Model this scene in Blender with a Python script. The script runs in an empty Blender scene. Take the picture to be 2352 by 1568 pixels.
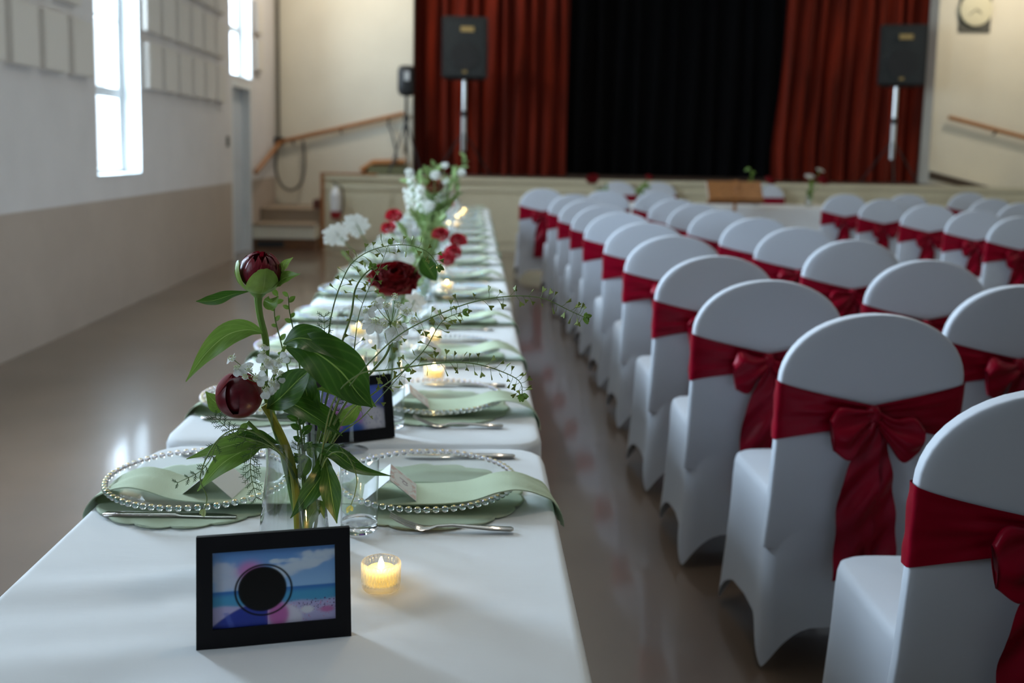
import bpy, math, random
import numpy as np
from mathutils import Vector, Matrix, Euler
PI = math.pi
sc = bpy.context.scene
C = sc.collection
rnd = random.Random(7)

# ------------------------------------------------------------------ camera
CAM_H, FPX, YAW, PIT, ROL, PPY = 1.35, 2287.0, .0387743, .115643, .019952, 609.39
def _basis():
    f = np.array([math.sin(YAW)*math.cos(PIT), math.cos(YAW)*math.cos(PIT), -math.sin(PIT)])
    r = np.array([math.cos(YAW), -math.sin(YAW), 0.0]); u = np.cross(r, f)
    return r*math.cos(ROL)+u*math.sin(ROL), u*math.cos(ROL)-r*math.sin(ROL), f
BR, BU, BF = _basis()
EYE = np.array([0, 0, CAM_H])
def ray(x, y): return BR*(x-1176)/FPX + BU*(PPY-y)/FPX + BF
def onz(x, y, z): d = ray(x, y); return EYE + d*((z-CAM_H)/d[2])       # point of that height
def ony(x, y, Y): d = ray(x, y); return EYE + d*(Y/d[1])               # point of that depth
cam = bpy.data.objects.new('camera', bpy.data.cameras.new('camera'))
C.objects.link(cam)
M = Matrix(((BR[0], BU[0], -BF[0], 0), (BR[1], BU[1], -BF[1], 0), (BR[2], BU[2], -BF[2], CAM_H), (0, 0, 0, 1)))
cam.matrix_world = M
cam.data.sensor_width = 36; cam.data.lens = FPX*36/2352
cam.data.shift_y = (PPY-784)/2352
cam.data.clip_start = .05; cam.data.clip_end = 100
cam.data.dof.use_dof = True; cam.data.dof.focus_distance = 1.46; cam.data.dof.aperture_fstop = 3.3
cam.data.dof.aperture_blades = 9
sc.camera = cam

# ------------------------------------------------------------------ light
sc.view_settings.view_transform = 'Standard'; sc.view_settings.look = 'None'
sc.view_settings.gamma = 1; sc.view_settings.use_curve_mapping = False
sc.view_settings.exposure = 0.52
w = bpy.data.worlds.new('overcast_sky'); sc.world = w; w.use_nodes = True
bg = w.node_tree.nodes['Background']; bg.inputs[0].default_value = (.80, .90, 1.0, 1); bg.inputs[1].default_value = 2.2
def area(name, loc, rot, sx, sy, power, col, shape='RECTANGLE', spread=None):
    l = bpy.data.lights.new(name, 'AREA'); l.shape = shape; l.size = sx; l.size_y = sy; l.energy = power; l.color = col
    if spread: l.spread = spread
    o = bpy.data.objects.new(name, l); o.location = loc; o.rotation_euler = rot; C.objects.link(o); return o
WIN_Y = [(-.7, .3), (3.48, 4.48), (7.67, 8.66)]
for (y0, y1), e in zip(WIN_Y, (36, 330, 200)):
    area('window_daylight', (-3.3, (y0+y1)/2, 2.35), (0, -PI/2, 0), 2.6, 1.1, e, (.66, .83, 1.0))
area('window_daylight', (-3.3, 12.37, 2.9), (0, -PI/2, 0), 1.5, 1.1, 100, (.66, .83, 1.0))
for lx in (.6, 5.2):
    for ly in (2.5, 6.0, 9.5):
        area('ceiling_lamp_light', (lx, ly, 4.42), (0, 0, 0), .32, .32, 8, (1, .86, .68), 'DISK')
for lx in (-1.6, 7.6):
    area('stair_lamp_light', (lx, 12.9, 4.4), (math.radians(25), 0, 0), .3, .3, 25, (1, .88, .72), 'DISK')
sc.cycles.use_denoising = True
try: sc.cycles.denoiser = 'OPENIMAGEDENOISE'
except Exception: pass
sc.cycles.sample_clamp_indirect = 6; sc.cycles.max_bounces = 10; sc.cycles.transmission_bounces = 10
sc.cycles.transparent_max_bounces = 24; sc.cycles.diffuse_bounces = 4; sc.cycles.glossy_bounces = 4
sc.cycles.caustics_reflective = False

# ------------------------------------------------------------------ materials
def srgb(r, g, b):
    f = lambda c: c/12.92 if c <= .04045 else ((c+.055)/1.055)**2.4
    return tuple(f(v/255) for v in (r, g, b))
class NT:
    def __init__(s, name):
        s.m = bpy.data.materials.new(name); s.m.use_nodes = True; s.t = s.m.node_tree; s.n = s.t.nodes; s.l = s.t.links
        s.b = s.n['Principled BSDF']; s.out = s.n['Material Output']
    def node(s, typ, **kw):
        n = s.n.new(typ)
        for k, v in kw.items(): setattr(n, k, v)
        return n
    def set(s, **kw):
        for k, v in kw.items():
            s.b.inputs[k.replace('_', ' ')].default_value = v if not (isinstance(v, tuple) and len(v) == 3) else v+(1,)
        return s
def mat(name, col, rough=.6, metal=0., spec=.5, var=0., vscale=8., bump=0., bscale=40., stretch=None, col2=None, **kw):
    t = NT(name); t.set(Base_Color=col, Roughness=rough, Metallic=metal)
    t.b.inputs['Specular IOR Level'].default_value = spec
    for k, v in kw.items(): t.set(**{k: v})
    if var or bump or col2:
        tc = t.node('ShaderNodeTexCoord'); mp = t.node('ShaderNodeMapping')
        t.l.new(tc.outputs['Object'], mp.inputs[0])
        if stretch: mp.inputs['Scale'].default_value = stretch
    if var or col2:
        nz = t.node('ShaderNodeTexNoise'); nz.inputs['Scale'].default_value = vscale; nz.inputs['Detail'].default_value = 4
        t.l.new(mp.outputs[0], nz.inputs[0])
        mx = t.node('ShaderNodeMix', data_type='RGBA')
        c2 = col2 or tuple(c*(1-var) for c in col)
        c1 = col if col2 else tuple(min(1, c*(1+var)) for c in col)
        mr = t.node('ShaderNodeMapRange'); mr.inputs[1].default_value = .32; mr.inputs[2].default_value = .68
        t.l.new(nz.outputs[0], mr.inputs[0]); t.l.new(mr.outputs[0], mx.inputs[0])
        mx.inputs[6].default_value = c1+(1,); mx.inputs[7].default_value = c2+(1,)
        t.l.new(mx.outputs[2], t.b.inputs['Base Color'])
    if bump:
        nb = t.node('ShaderNodeTexNoise'); nb.inputs['Scale'].default_value = bscale; nb.inputs['Detail'].default_value = 3
        t.l.new(mp.outputs[0], nb.inputs[0])
        bp = t.node('ShaderNodeBump'); bp.inputs['Strength'].default_value = bump; bp.inputs['Distance'].default_value = .01
        t.l.new(nb.outputs[0], bp.inputs['Height']); t.l.new(bp.outputs[0], t.b.inputs['Normal'])
    return t.m
def thin_glass(name, tint=(1, 1, 1), boost=1.0, rough=.0, power=5.0):
    t = NT(name); t.n.remove(t.b)
    tr = t.node('ShaderNodeBsdfTransparent'); tr.inputs[0].default_value = tint+(1,)
    gl = t.node('ShaderNodeBsdfGlossy'); gl.inputs['Roughness'].default_value = rough
    ge = t.node('ShaderNodeNewGeometry'); dt = t.node('ShaderNodeVectorMath', operation='DOT_PRODUCT')
    t.l.new(ge.outputs['Normal'], dt.inputs[0]); t.l.new(ge.outputs['Incoming'], dt.inputs[1])
    def mth(op, a, b):
        n = t.node('ShaderNodeMath', operation=op)
        for i, v in enumerate((a, b)):
            if isinstance(v, (int, float)): n.inputs[i].default_value = v
            else: t.l.new(v, n.inputs[i])
        return n
    ab = mth('ABSOLUTE', dt.outputs['Value'], 0); iv = mth('SUBTRACT', 1.0, ab.outputs[0]); pw = mth('POWER', iv.outputs[0], power)
    sl = mth('MULTIPLY_ADD', pw.outputs[0], .92); sl.inputs[2].default_value = .04
    mu = mth('MULTIPLY', sl.outputs[0], boost); mu.use_clamp = True
    mx = t.node('ShaderNodeMixShader'); t.l.new(mu.outputs[0], mx.inputs[0]); t.l.new(tr.outputs[0], mx.inputs[1]); t.l.new(gl.outputs[0], mx.inputs[2])
    t.l.new(mx.outputs[0], t.out.inputs[0]); return t.m
def real_glass(name, col=(1, 1, 1), rough=0., ior=1.47):
    t = NT(name); t.set(Base_Color=col, Roughness=rough); t.b.inputs['Transmission Weight'].default_value = 1; t.b.inputs['IOR'].default_value = ior
    return t.m
def emit(name, col, s):
    t = NT(name); t.n.remove(t.b); e = t.node('ShaderNodeEmission'); e.inputs[0].default_value = col+(1,); e.inputs[1].default_value = s
    t.l.new(e.outputs[0], t.out.inputs[0]); return t.m
def leafmat(name, c1, c2, back, transl=.28, rough=.38):
    # colour varies with the blade's own veins (uv: x across, y along); paler underside
    t = NT(name); t.set(Roughness=rough)
    uv = t.node('ShaderNodeUVMap'); sp = t.node('ShaderNodeSeparateXYZ'); t.l.new(uv.outputs[0], sp.inputs[0])
    def math_(op, a, b=None):
        n = t.node('ShaderNodeMath', operation=op)
        for i, v in enumerate((a, b)):
            if v is None: continue
            if isinstance(v, (int, float)): n.inputs[i].default_value = v
            else: t.l.new(v, n.inputs[i])
        return n.outputs[0]
    au = math_('ABSOLUTE', math_('SUBTRACT', sp.outputs[0], .5))
    ph = math_('ADD', math_('MULTIPLY', sp.outputs[1], 36.0), math_('MULTIPLY', au, -36.0))
    vein = math_('POWER', math_('ABSOLUTE', math_('SINE', math_('MULTIPLY', ph, .5))), 14.0)
    mid = math_('LESS_THAN', au, .016)
    v = math_('MAXIMUM', math_('MULTIPLY', vein, .13), math_('MULTIPLY', mid, .9))
    nz = t.node('ShaderNodeTexNoise'); nz.inputs['Scale'].default_value = 5; t.l.new(uv.outputs[0], nz.inputs[0])
    m1 = t.node('ShaderNodeMix', data_type='RGBA'); t.l.new(nz.outputs[0], m1.inputs[0])
    m1.inputs[6].default_value = tuple(c*.7 for c in c1)+(1,); m1.inputs[7].default_value = tuple(min(1, c*1.3) for c in c1)+(1,)
    m2 = t.node('ShaderNodeMix', data_type='RGBA'); t.l.new(v, m2.inputs[0]); t.l.new(m1.outputs[2], m2.inputs[6]); m2.inputs[7].default_value = c2+(1,)
    ge = t.node('ShaderNodeNewGeometry'); m3 = t.node('ShaderNodeMix', data_type='RGBA'); t.l.new(ge.outputs['Backfacing'], m3.inputs[0])
    t.l.new(m2.outputs[2], m3.inputs[6]); m3.inputs[7].default_value = back+(1,)
    t.l.new(m3.outputs[2], t.b.inputs['Base Color'])
    bp = t.node('ShaderNodeBump'); bp.inputs['Strength'].default_value = .35; bp.inputs['Distance'].default_value = .001
    t.l.new(v, bp.inputs['Height']); t.l.new(bp.outputs[0], t.b.inputs['Normal'])
    tl = t.node('ShaderNodeBsdfTranslucent'); t.l.new(m3.outputs[2], tl.inputs[0])
    mx = t.node('ShaderNodeMixShader'); mx.inputs[0].default_value = transl
    t.l.new(t.b.outputs[0], mx.inputs[1]); t.l.new(tl.outputs[0], mx.inputs[2]); t.l.new(mx.outputs[0], t.out.inputs[0])
    return t.m
def vcol(name, rough=.4, spec=.5, coat=0.):
    t = NT(name); a = t.node('ShaderNodeVertexColor', layer_name='print'); t.l.new(a.outputs[0], t.b.inputs['Base Color'])
    t.set(Roughness=rough); t.b.inputs['Specular IOR Level'].default_value = spec; t.b.inputs['Coat Weight'].default_value = coat
    return t.m
m_wall = mat('wall_paint', srgb(220, 215, 213), .75, var=.03, vscale=3, bump=.06, bscale=60)
m_wallb = mat('stage_wall_paint', srgb(214, 208, 190), .7, var=.03, vscale=2)
m_dado = mat('dado_paint', srgb(182, 166, 152), .55, var=.04, vscale=3)
m_panel = mat('acoustic_panel_fabric', srgb(222, 215, 206), .9, bump=.1, bscale=150)
m_ceil = mat('ceiling_paint', srgb(214, 210, 200), .9)
m_floor = mat('polished_concrete', srgb(110, 91, 76), .30, spec=.9, col2=srgb(90, 74, 61), vscale=1.3, bump=.03, bscale=5)
m_floor.node_tree.nodes['Principled BSDF'].inputs['Coat Weight'].default_value = .7; m_floor.node_tree.nodes['Principled BSDF'].inputs['Coat Roughness'].default_value = .09
m_face = mat('stage_face_paint', srgb(214, 204, 174), .5, var=.03, vscale=4)
m_trimw = mat('white_gloss_trim', srgb(222, 224, 224), .45)
m_door = mat('door_paint', srgb(196, 204, 212), .45)
m_wood = mat('varnished_wood', srgb(158, 104, 56), .4, var=.25, vscale=6, stretch=(2, 2, 18))
m_woodd = mat('dark_stair_wood', srgb(104, 66, 36), .45, var=.2, vscale=6, stretch=(2, 12, 2))
m_woodr = mat('red_brown_wood', srgb(92, 42, 30), .5, var=.2, vscale=8)
m_tread = mat('stair_tread', srgb(150, 132, 112), .7, var=.05)
m_stagefl = mat('stage_floor', srgb(70, 52, 40), .5, var=.15, vscale=5)
m_cur = mat('rust_velvet_curtain', srgb(104, 27, 7), .8, spec=.15, var=.45, vscale=3, stretch=(4, 4, .3))
m_cur.node_tree.nodes['Principled BSDF'].inputs['Sheen Weight'].default_value = .06
m_blackcur = mat('black_backdrop_cloth', (.006, .006, .007), .95, spec=.05)
m_black = mat('black_plastic', (.012, .013, .014), .45)
m_grille = mat('speaker_grille', (.009, .013, .013), .6, bump=.4, bscale=300)
m_chrome = mat('steel_pole', (.72, .74, .74), .28, metal=1)
m_alu = mat('dull_aluminium', (.55, .56, .56), .4, metal=.6)
m_gold = mat('brass_badge', srgb(176, 150, 96), .4, metal=.4)
m_cable = mat('grey_cable', srgb(92, 88, 82), .6)
m_white = mat('white_metal', srgb(225, 225, 225), .4)
m_red = mat('red_enamel', srgb(150, 24, 30), .35)
m_cloth = mat('white_tablecloth', srgb(232, 234, 236), .72, spec=.25, bump=.10, bscale=9, stretch=(1, 3, 1))
m_chair = mat('white_spandex', srgb(202, 207, 216), .55, spec=.35, bump=.015, bscale=200)
m_chair.node_tree.nodes['Principled BSDF'].inputs['Sheen Weight'].default_value = .15
m_satin = mat('burgundy_satin', srgb(134, 0, 30), .33, spec=.38, var=.2, vscale=5)
m_satin.node_tree.nodes['Principled BSDF'].inputs['Specular Tint'].default_value = (1, .45, .5, 1)
m_rubber = mat('dark_rubber', (.03, .03, .03), .8)
m_sage = mat('sage_placemat', srgb(184, 198, 172), .7, var=.03, vscale=20)
m_nap = mat('sage_napkin', srgb(196, 210, 182), .85, spec=.2, bump=.12, bscale=260)
m_card = vcol('printed_card', .6, .3)
m_print = vcol('glossy_photo_print', .35, .3)
m_frame = mat('black_frame_wood', (.005, .005, .007), .5, spec=.2, bump=.02, bscale=200)
m_steel = mat('polished_cutlery', (.70, .66, .62), .14, metal=1)
m_gthin = thin_glass('clear_thin_glass', (.975, .985, .985), 1.6)
m_gvase = thin_glass('vase_glass', (.95, .965, .965), 1.7, 0, 3.0)
m_gplate = thin_glass('charger_glass', (.96, .98, .97), 1.0)
m_gpane = thin_glass('window_glass', (.95, .97, .98), .8)
m_glass = real_glass('solid_clear_glass')
m_bead = real_glass('bead_glass', (.95, .98, 1.0), .0, 1.52)
m_bead.node_tree.nodes['Principled BSDF'].inputs['Thin Film Thickness'].default_value = 330
m_bead.node_tree.nodes['Principled BSDF'].inputs['Thin Film IOR'].default_value = 1.9
t_ = NT('ribbed_glass'); t_.set(Roughness=0.); t_.b.inputs['Transmission Weight'].default_value = 1; t_.b.inputs['IOR'].default_value = 1.45
x_ = t_.node('ShaderNodeBsdfTransparent'); y_ = t_.node('ShaderNodeMixShader'); y_.inputs[0].default_value = .5
t_.l.new(t_.b.outputs[0], y_.inputs[1]); t_.l.new(x_.outputs[0], y_.inputs[2])
z_ = t_.node('ShaderNodeBsdfTranslucent'); z_.inputs[0].default_value = (.95, .95, .93, 1); q_ = t_.node('ShaderNodeMixShader'); q_.inputs[0].default_value = .16
t_.l.new(y_.outputs[0], q_.inputs[1]); t_.l.new(z_.outputs[0], q_.inputs[2]); t_.l.new(q_.outputs[0], t_.out.inputs[0])
m_ribbed = t_.m
m_wax = NT('glowing_wax').set(Base_Color=srgb(250, 214, 120), Roughness=.5)
m_wax.b.inputs['Emission Color'].default_value = srgb(255, 206, 96)+(1,); m_wax.b.inputs['Emission Strength'].default_value = .8
m_wax = m_wax.m
m_flame = emit('led_flame', srgb(255, 222, 150), 26)
m_stem = mat('green_stem', srgb(106, 142, 52), .5, var=.15, vscale=30)
m_stemy = mat('yellow_green_stem', srgb(158, 156, 44), .45, var=.12, vscale=40)
m_stemthin = mat('thin_green_stem', srgb(104, 126, 66), .55)
m_leaf = leafmat('peony_leaf', srgb(58, 100, 26), srgb(150, 180, 88), srgb(124, 152, 84), .2, .33)
m_leafl = leafmat('pale_leaf', srgb(112, 146, 58), srgb(170, 192, 110), srgb(128, 156, 84))
m_sepal = leafmat('sepal_green', srgb(146, 178, 78), srgb(160, 188, 96), srgb(126, 158, 72), .15, .45)
m_leafb = leafmat('pale_foliage', srgb(134, 158, 100), srgb(160, 180, 124), srgb(136, 160, 104), .25, .6)
m_petal = leafmat('burgundy_petal', srgb(100, 14, 30), srgb(116, 24, 42), srgb(120, 10, 26), .10, .34)
m_petal2 = leafmat('wine_petal', srgb(132, 18, 36), srgb(150, 34, 54), srgb(150, 22, 40), .2, .34)
m_petalo = leafmat('dark_red_petal', srgb(128, 2, 12), srgb(132, 6, 16), srgb(136, 4, 14), .2, .8)
m_petalr = leafmat('red_petal', srgb(186, 28, 48), srgb(214, 70, 88), srgb(206, 80, 92), .3, .6)
m_petalb = leafmat('brown_petal', srgb(120, 58, 28), srgb(140, 76, 40), srgb(130, 70, 40), .2, .6)
m_petalw = leafmat('white_petal', srgb(244, 246, 238), srgb(240, 244, 230), srgb(240, 243, 232), .42, .6)
m_cream = mat('cream_stamen', srgb(214, 220, 176), .7)
m_pod = mat('seed_pod', srgb(128, 142, 62), .6, var=.2, vscale=60)
m_dill = mat('feathery_green', srgb(66, 96, 52), .6)
m_budg = mat('pale_green_bud', srgb(190, 206, 140), .6)
m_clock = mat('clock_face', srgb(206, 200, 170), .5)
m_grey = mat('dark_grey_card', srgb(74, 74, 66), .6)
m_olive = mat('olive_carpet', srgb(112, 114, 84), .9, var=.2, vscale=30)

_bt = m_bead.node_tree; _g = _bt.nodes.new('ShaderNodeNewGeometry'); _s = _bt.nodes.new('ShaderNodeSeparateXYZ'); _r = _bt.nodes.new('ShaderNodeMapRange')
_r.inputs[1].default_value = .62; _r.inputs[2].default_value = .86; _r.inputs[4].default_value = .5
_bt.links.new(_g.outputs['Normal'], _s.inputs[0]); _bt.links.new(_s.outputs[2], _r.inputs[0])      # gold of the coating and warm lamp glint painted onto upward-facing bead tops
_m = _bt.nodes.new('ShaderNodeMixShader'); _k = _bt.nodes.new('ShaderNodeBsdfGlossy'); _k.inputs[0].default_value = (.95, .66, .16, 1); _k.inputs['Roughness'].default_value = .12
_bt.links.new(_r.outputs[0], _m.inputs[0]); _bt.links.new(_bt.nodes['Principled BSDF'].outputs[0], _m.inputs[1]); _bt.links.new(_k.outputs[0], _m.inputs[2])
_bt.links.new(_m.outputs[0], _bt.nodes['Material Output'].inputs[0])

# ------------------------------------------------------------------ mesh tools
class MB:
    """collects geometry; build() links it as ONE mesh object"""
    def __init__(s): s.V = []; s.F = []; s.U = []; s.n = 0; s.col = []
    def add(s, V, F, uv=None, col=None):
        V = np.asarray(V, float).reshape(-1, 3)
        s.V.append(V); s.F += [tuple(i+s.n for i in f) for f in F]
        s.U.append(np.asarray(uv, float) if uv is not None else np.zeros((len(V), 2)))
        if col is not None: s.col.append(np.asarray(col, float))
        s.n += len(V); return s
    def grid(s, P, cu=False, cv=False, col=None, flip=False):
        P = np.asarray(P, float); nu, nv = P.shape[:2]; F = []
        for i in range(nu if cu else nu-1):
            for j in range(nv if cv else nv-1):
                a, b, c, d = i*nv+j, ((i+1) % nu)*nv+j, ((i+1) % nu)*nv+(j+1) % nv, i*nv+(j+1) % nv
                F.append((a, d, c, b) if flip else (a, b, c, d))
        uu, vv = np.meshgrid(np.linspace(0, 1, nu), np.linspace(0, 1, nv), indexing='ij')
        return s.add(P.reshape(-1, 3), F, np.stack([vv.ravel(), uu.ravel()], 1), col)
    def box(s, x0, x1, y0, y1, z0, z1):
        V = [(x, y, z) for x in (x0, x1) for y in (y0, y1) for z in (z0, z1)]
        return s.add(V, [(0, 1, 3, 2), (4, 6, 7, 5), (0, 4, 5, 1), (2, 3, 7, 6), (0, 2, 6, 4), (1, 5, 7, 3)])
    def lathe(s, prof, n=32, c=(0, 0, 0), rmod=None):
        P = np.zeros((len(prof), n, 3))
        for i, (r, z) in enumerate(prof):
            for j in range(n):
                a = 2*PI*j/n; rr = r*(rmod(a, z) if rmod else 1)
                P[i, j] = (c[0]+rr*math.cos(a), c[1]+rr*math.sin(a), c[2]+z)
        return s.grid(P, cv=True, flip=True)
    def tube(s, pts, rad, n=8, cap=True):
        pts = np.asarray(pts, float); k = len(pts)
        rad = np.full(k, rad) if np.isscalar(rad) else np.asarray(rad, float)
        T = np.gradient(pts, axis=0); T /= np.linalg.norm(T, axis=1)[:, None]+1e-12
        ref = np.array([0, 0, 1.]) if abs(T[0][2]) < .9 else np.array([1., 0, 0])
        N = np.cross(T[0], ref); N /= np.linalg.norm(N)
        P = np.zeros((k, n, 3))
        for i in range(k):
            N = N-T[i]*(N@T[i]); N /= np.linalg.norm(N)+1e-12; B = np.cross(T[i], N)
            for j in range(n):
                a = 2*PI*j/n; P[i, j] = pts[i]+rad[i]*(N*math.cos(a)+B*math.sin(a))
        o = s.n; s.grid(P, cv=True)
        if cap: s.F.append(tuple(range(o, o+n))); s.F.append(tuple(reversed(range(o+(k-1)*n, o+k*n))))
        return s
    def ball(s, c, r, nu=8, nv=10, sc_=(1, 1, 1)):
        P = np.zeros((nu+1, nv, 3))
        for i in range(nu+1):
            t = PI*i/nu
            for j in range(nv):
                a = 2*PI*j/nv; P[i, j] = (c[0]+r*sc_[0]*math.sin(t)*math.cos(a), c[1]+r*sc_[1]*math.sin(t)*math.sin(a), c[2]+r*sc_[2]*math.cos(t))
        return s.grid(P, cv=True)
    def mesh(s, name, m, smooth=True, sharp=38):
        me = bpy.data.meshes.new(name)
        V = np.concatenate(s.V)
        me.from_pydata(V.tolist(), [], s.F)
        me.materials.append(m)
        if smooth:
            me.polygons.foreach_set('use_smooth', [True]*len(me.polygons))
            if sharp: me.set_sharp_from_angle(angle=math.radians(sharp))
        U = np.concatenate(s.U)
        if U.any():
            ul = me.uv_layers.new(name='UVMap'); idx = np.zeros(len(me.loops), int); me.loops.foreach_get('vertex_index', idx)
            ul.data.foreach_set('uv', U[idx].ravel())
        if s.col:
            cl = me.color_attributes.new('print', 'FLOAT_COLOR', 'POINT')
            cc = np.concatenate(s.col); cc = np.concatenate([cc, np.ones((len(cc), 1))], 1)
            cl.data.foreach_set('color', cc.ravel())
        me.validate(); me.update(); return me
    def build(s, name, m, parent=None, loc=None, smooth=True, sharp=38):
        V = np.concatenate(s.V)
        if loc is not None: s.V = [V-np.asarray(loc)]
        return link(name, s.mesh(name, m, smooth, sharp), parent)
def link(name, me, parent=None, loc=(0, 0, 0), rot=(0, 0, 0), scale=None):
    o = bpy.data.objects.new(name, me); C.objects.link(o); o.location = loc; o.rotation_euler = rot
    if scale: o.scale = scale if isinstance(scale, tuple) else (scale,)*3
    if parent: o.parent = parent
    return o
def tag(o, label, cat, group=None):
    o['label'] = label; o['category'] = cat
    if group: o['group'] = group
    return o
def thing(name, label, cat, loc=(0, 0, 0), rotz=0, group=None):
    o = bpy.data.objects.new(name, None); C.objects.link(o); o.empty_display_size = .05
    o.location = loc; o.rotation_euler = (0, 0, rotz); return tag(o, label, cat, group)
def struct(o): o['kind'] = 'structure'; return o
def dup(root, loc, rotz, label, group=None):
    r = root.copy(); C.objects.link(r); r.location = loc; r.rotation_euler = (0, 0, rotz); r['label'] = label
    if group: r['group'] = group
    for ch in list(root.children):
        c = ch.copy(); C.objects.link(c); c.parent = r
        for g in ch.children:
            d = g.copy(); C.objects.link(d); d.parent = c
    return r
def spline(pts, n):
    """smooth curve through the points"""
    P = np.asarray(pts, float); k = len(P)
    if k == 2: return np.array([P[0]+(P[1]-P[0])*t for t in np.linspace(0, 1, n)])
    Q = np.concatenate([[2*P[0]-P[1]], P, [2*P[-1]-P[-2]]]); out = []
    for t in np.linspace(0, k-1, n):
        i = min(int(t), k-2); u = t-i; a, b, c, d = Q[i:i+4]
        out.append(.5*(2*b+(c-a)*u+(2*a-5*b+4*c-d)*u*u+(3*b-a-3*c+d)*u**3))
    return np.array(out)
def smooth1(x, xs, ys): return float(np.interp(x, xs, ys))
ORD = ['first', 'second', 'third', 'fourth', 'fifth', 'sixth', 'seventh', 'eighth', 'ninth', 'tenth', 'eleventh', 'twelfth', 'thirteenth', 'fourteenth', 'fifteenth', 'sixteenth']

# ================================================================== the room
XL, XR, YB, YF, ZC = -2.85, 8.55, -6.0, 14.4, 4.5
SF = 13.3; SH = .97                                   # stage front and height
struct(MB().box(XL-.3, XR+.3, YB-.2, YF+.2, -.1, 0).build('floor', m_floor))
struct(MB().box(XL-.3, XR+.3, YB-.2, 20.2, ZC, ZC+.1).build('ceiling', m_ceil))
# left wall, with its window and door openings
wins = [(y0, y1, 1.09, 3.6) for y0, y1 in WIN_Y] + [(11.84, 12.90, 2.16, 3.6)]
ZD = .90
b = MB(); d = MB(); y = YB-.2
for (y0, y1, z0, z1) in wins:
    b.box(XL-.28, XL, y, y0, ZD, ZC); d.box(XL-.28, XL, y, y0, 0, ZD)
    b.box(XL-.28, XL, y0, y1, z1, ZC)
    if z0 < 2: b.box(XL-.28, XL, y0, y1, ZD, z0); d.box(XL-.28, XL, y0, y1, 0, ZD)
    else: b.box(XL-.28, XL, y0, y1, 2.10, z0)
    y = y1
b.box(XL-.28, XL, y, YF+.2, ZD, ZC); d.box(XL-.28, XL, y, YF+.2, 0, ZD)
wl = struct(b.build('wall_left', m_wall, smooth=False))
struct(d.build('trim_1', m_dado, smooth=False))
for i, (y0, y1, z0, z1) in enumerate(wins):
    o = bpy.data.objects.new('window_%d' % (i+1), None); C.objects.link(o); o.location = (XL-.17, y0, z0); struct(o)
    W_, H_ = y1-y0, z1-z0
    f = MB()
    for (a, b_, c, e) in ((0, W_, 0, .045), (0, W_, H_-.045, H_), (0, .07, .045, H_-.045), (W_-.09, W_, .045, H_-.045)):
        f.box(-.04, .02, a, b_, c, e)
    f.build('frame', m_trimw, o, smooth=False)
    zs = .62 if z0 < 2 else .55
    MB().box(-.03, .03, .04, W_-.04, zs, zs+.08).build('meeting_rail', m_trimw, o, smooth=False)
    for zz in (zs+.62, zs+1.22):
        if zz < H_-.1: MB().box(-.015, .015, .04, W_-.04, zz, zz+.02).build('glazing_bar', m_trimw, o, smooth=False)
    MB().box(-.004, .004, .04, W_-.04, .045, zs).build('pane', m_gpane, o, smooth=False)
    MB().box(-.004, .004, .04, W_-.04, zs+.045, H_-.045).build('pane', m_gpane, o, smooth=False)
    MB().box(.02, .175, 0, W_, -.02, .004).build('window_sill', m_trimw, o, smooth=False)
    MB().box(.02, .172, W_-.006, W_+.002, .004, H_).build('jamb', m_trimw, o, smooth=False)
    MB().box(.02, .172, -.002, .006, .004, H_).build('jamb', m_trimw, o, smooth=False)
o = bpy.data.objects.new('door_1', None); C.objects.link(o); o.location = (XL-.10, 11.84, 0); struct(o)
MB().box(-.04, 0, .08, .99, .01, 2.03).build('door_leaf', m_door, o, smooth=False)
MB().box(-.06, .10, 0, .08, 0, 2.10).build('door_post', m_trimw, o, smooth=False)
MB().box(-.06, .10, .99, 1.06, 0, 2.10).build('door_post', m_trimw, o, smooth=False)
MB().box(-.06, .10, .08, .99, 2.03, 2.10).build('door_head', m_trimw, o, smooth=False)
for z0, z1 in ((.2, .95), (1.1, 1.9)):
    MB().box(0, .008, .2, .87, z0, z1).build('door_panel', m_door, o, smooth=False)
h = MB(); h.tube([(0, .16, 1.0), (.05, .16, 1.0)], .012); h.tube([(.05, .15, 1.0), (.05, .27, 1.0)], .010)
h.build('door_handle', m_alu, o)
# other walls
struct(MB().box(XR, XR+.2, YB-.2, 20, 0, ZC).build('wall_right', m_wallb, smooth=False))
struct(MB().box(XL-.3, XR+.2, YB-.2, YB, 0, ZC).build('wall_rear', m_wall, smooth=False))
PL, PR = -.905, 6.63
b = MB(); b.box(XL, PL, YF, YF+.5, 0, ZC); b.box(PR, XR, YF, YF+.5, 0, ZC); b.box(PL, PR, YF, YF+.5, 4.0, ZC)
struct(b.build('wall_stage', m_wallb, smooth=False))
struct(MB().box(XL, XR, 20, 20.2, 0, ZC).build('wall_far', m_blackcur, smooth=False))
# stage
FX0, FX1 = -1.99, 7.69
b = MB(); b.box(PL-.05, PR+.05, SF+.03, 20, SH-.06, SH); b.box(-1.0, PL, SF+.03, YF, SH-.06, SH); b.box(PR, 6.7, SF+.03, YF, SH-.06, SH)
struct(b.build('floor_stage', m_stagefl, smooth=False))
wf = struct(MB().box(FX0, FX1, SF, SF+.04, 0, SH-.05).build('wall_stage_front', m_face, smooth=False))
x = FX0+.06
while x < FX1-.2:                                      # framed boards of the stage front
    MB().box(x, min(x+.82, FX1-.03), SF-.014, SF, .12, .74).build('panel', m_face, wf, smooth=False); x += .90
struct(MB().box(FX0, FX1, SF-.03, SF+.06, SH-.05, SH+.005).build('trim_2', m_face, smooth=False))
struct(MB().box(FX0, FX1, SF-.018, SF, .79, .85).build('trim_3', m_face, smooth=False))
struct(MB().box(FX0-.05, FX0, SF-.02, SF+.06, 0, SH+.02).build('trim_4', m_wood, smooth=False))
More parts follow.
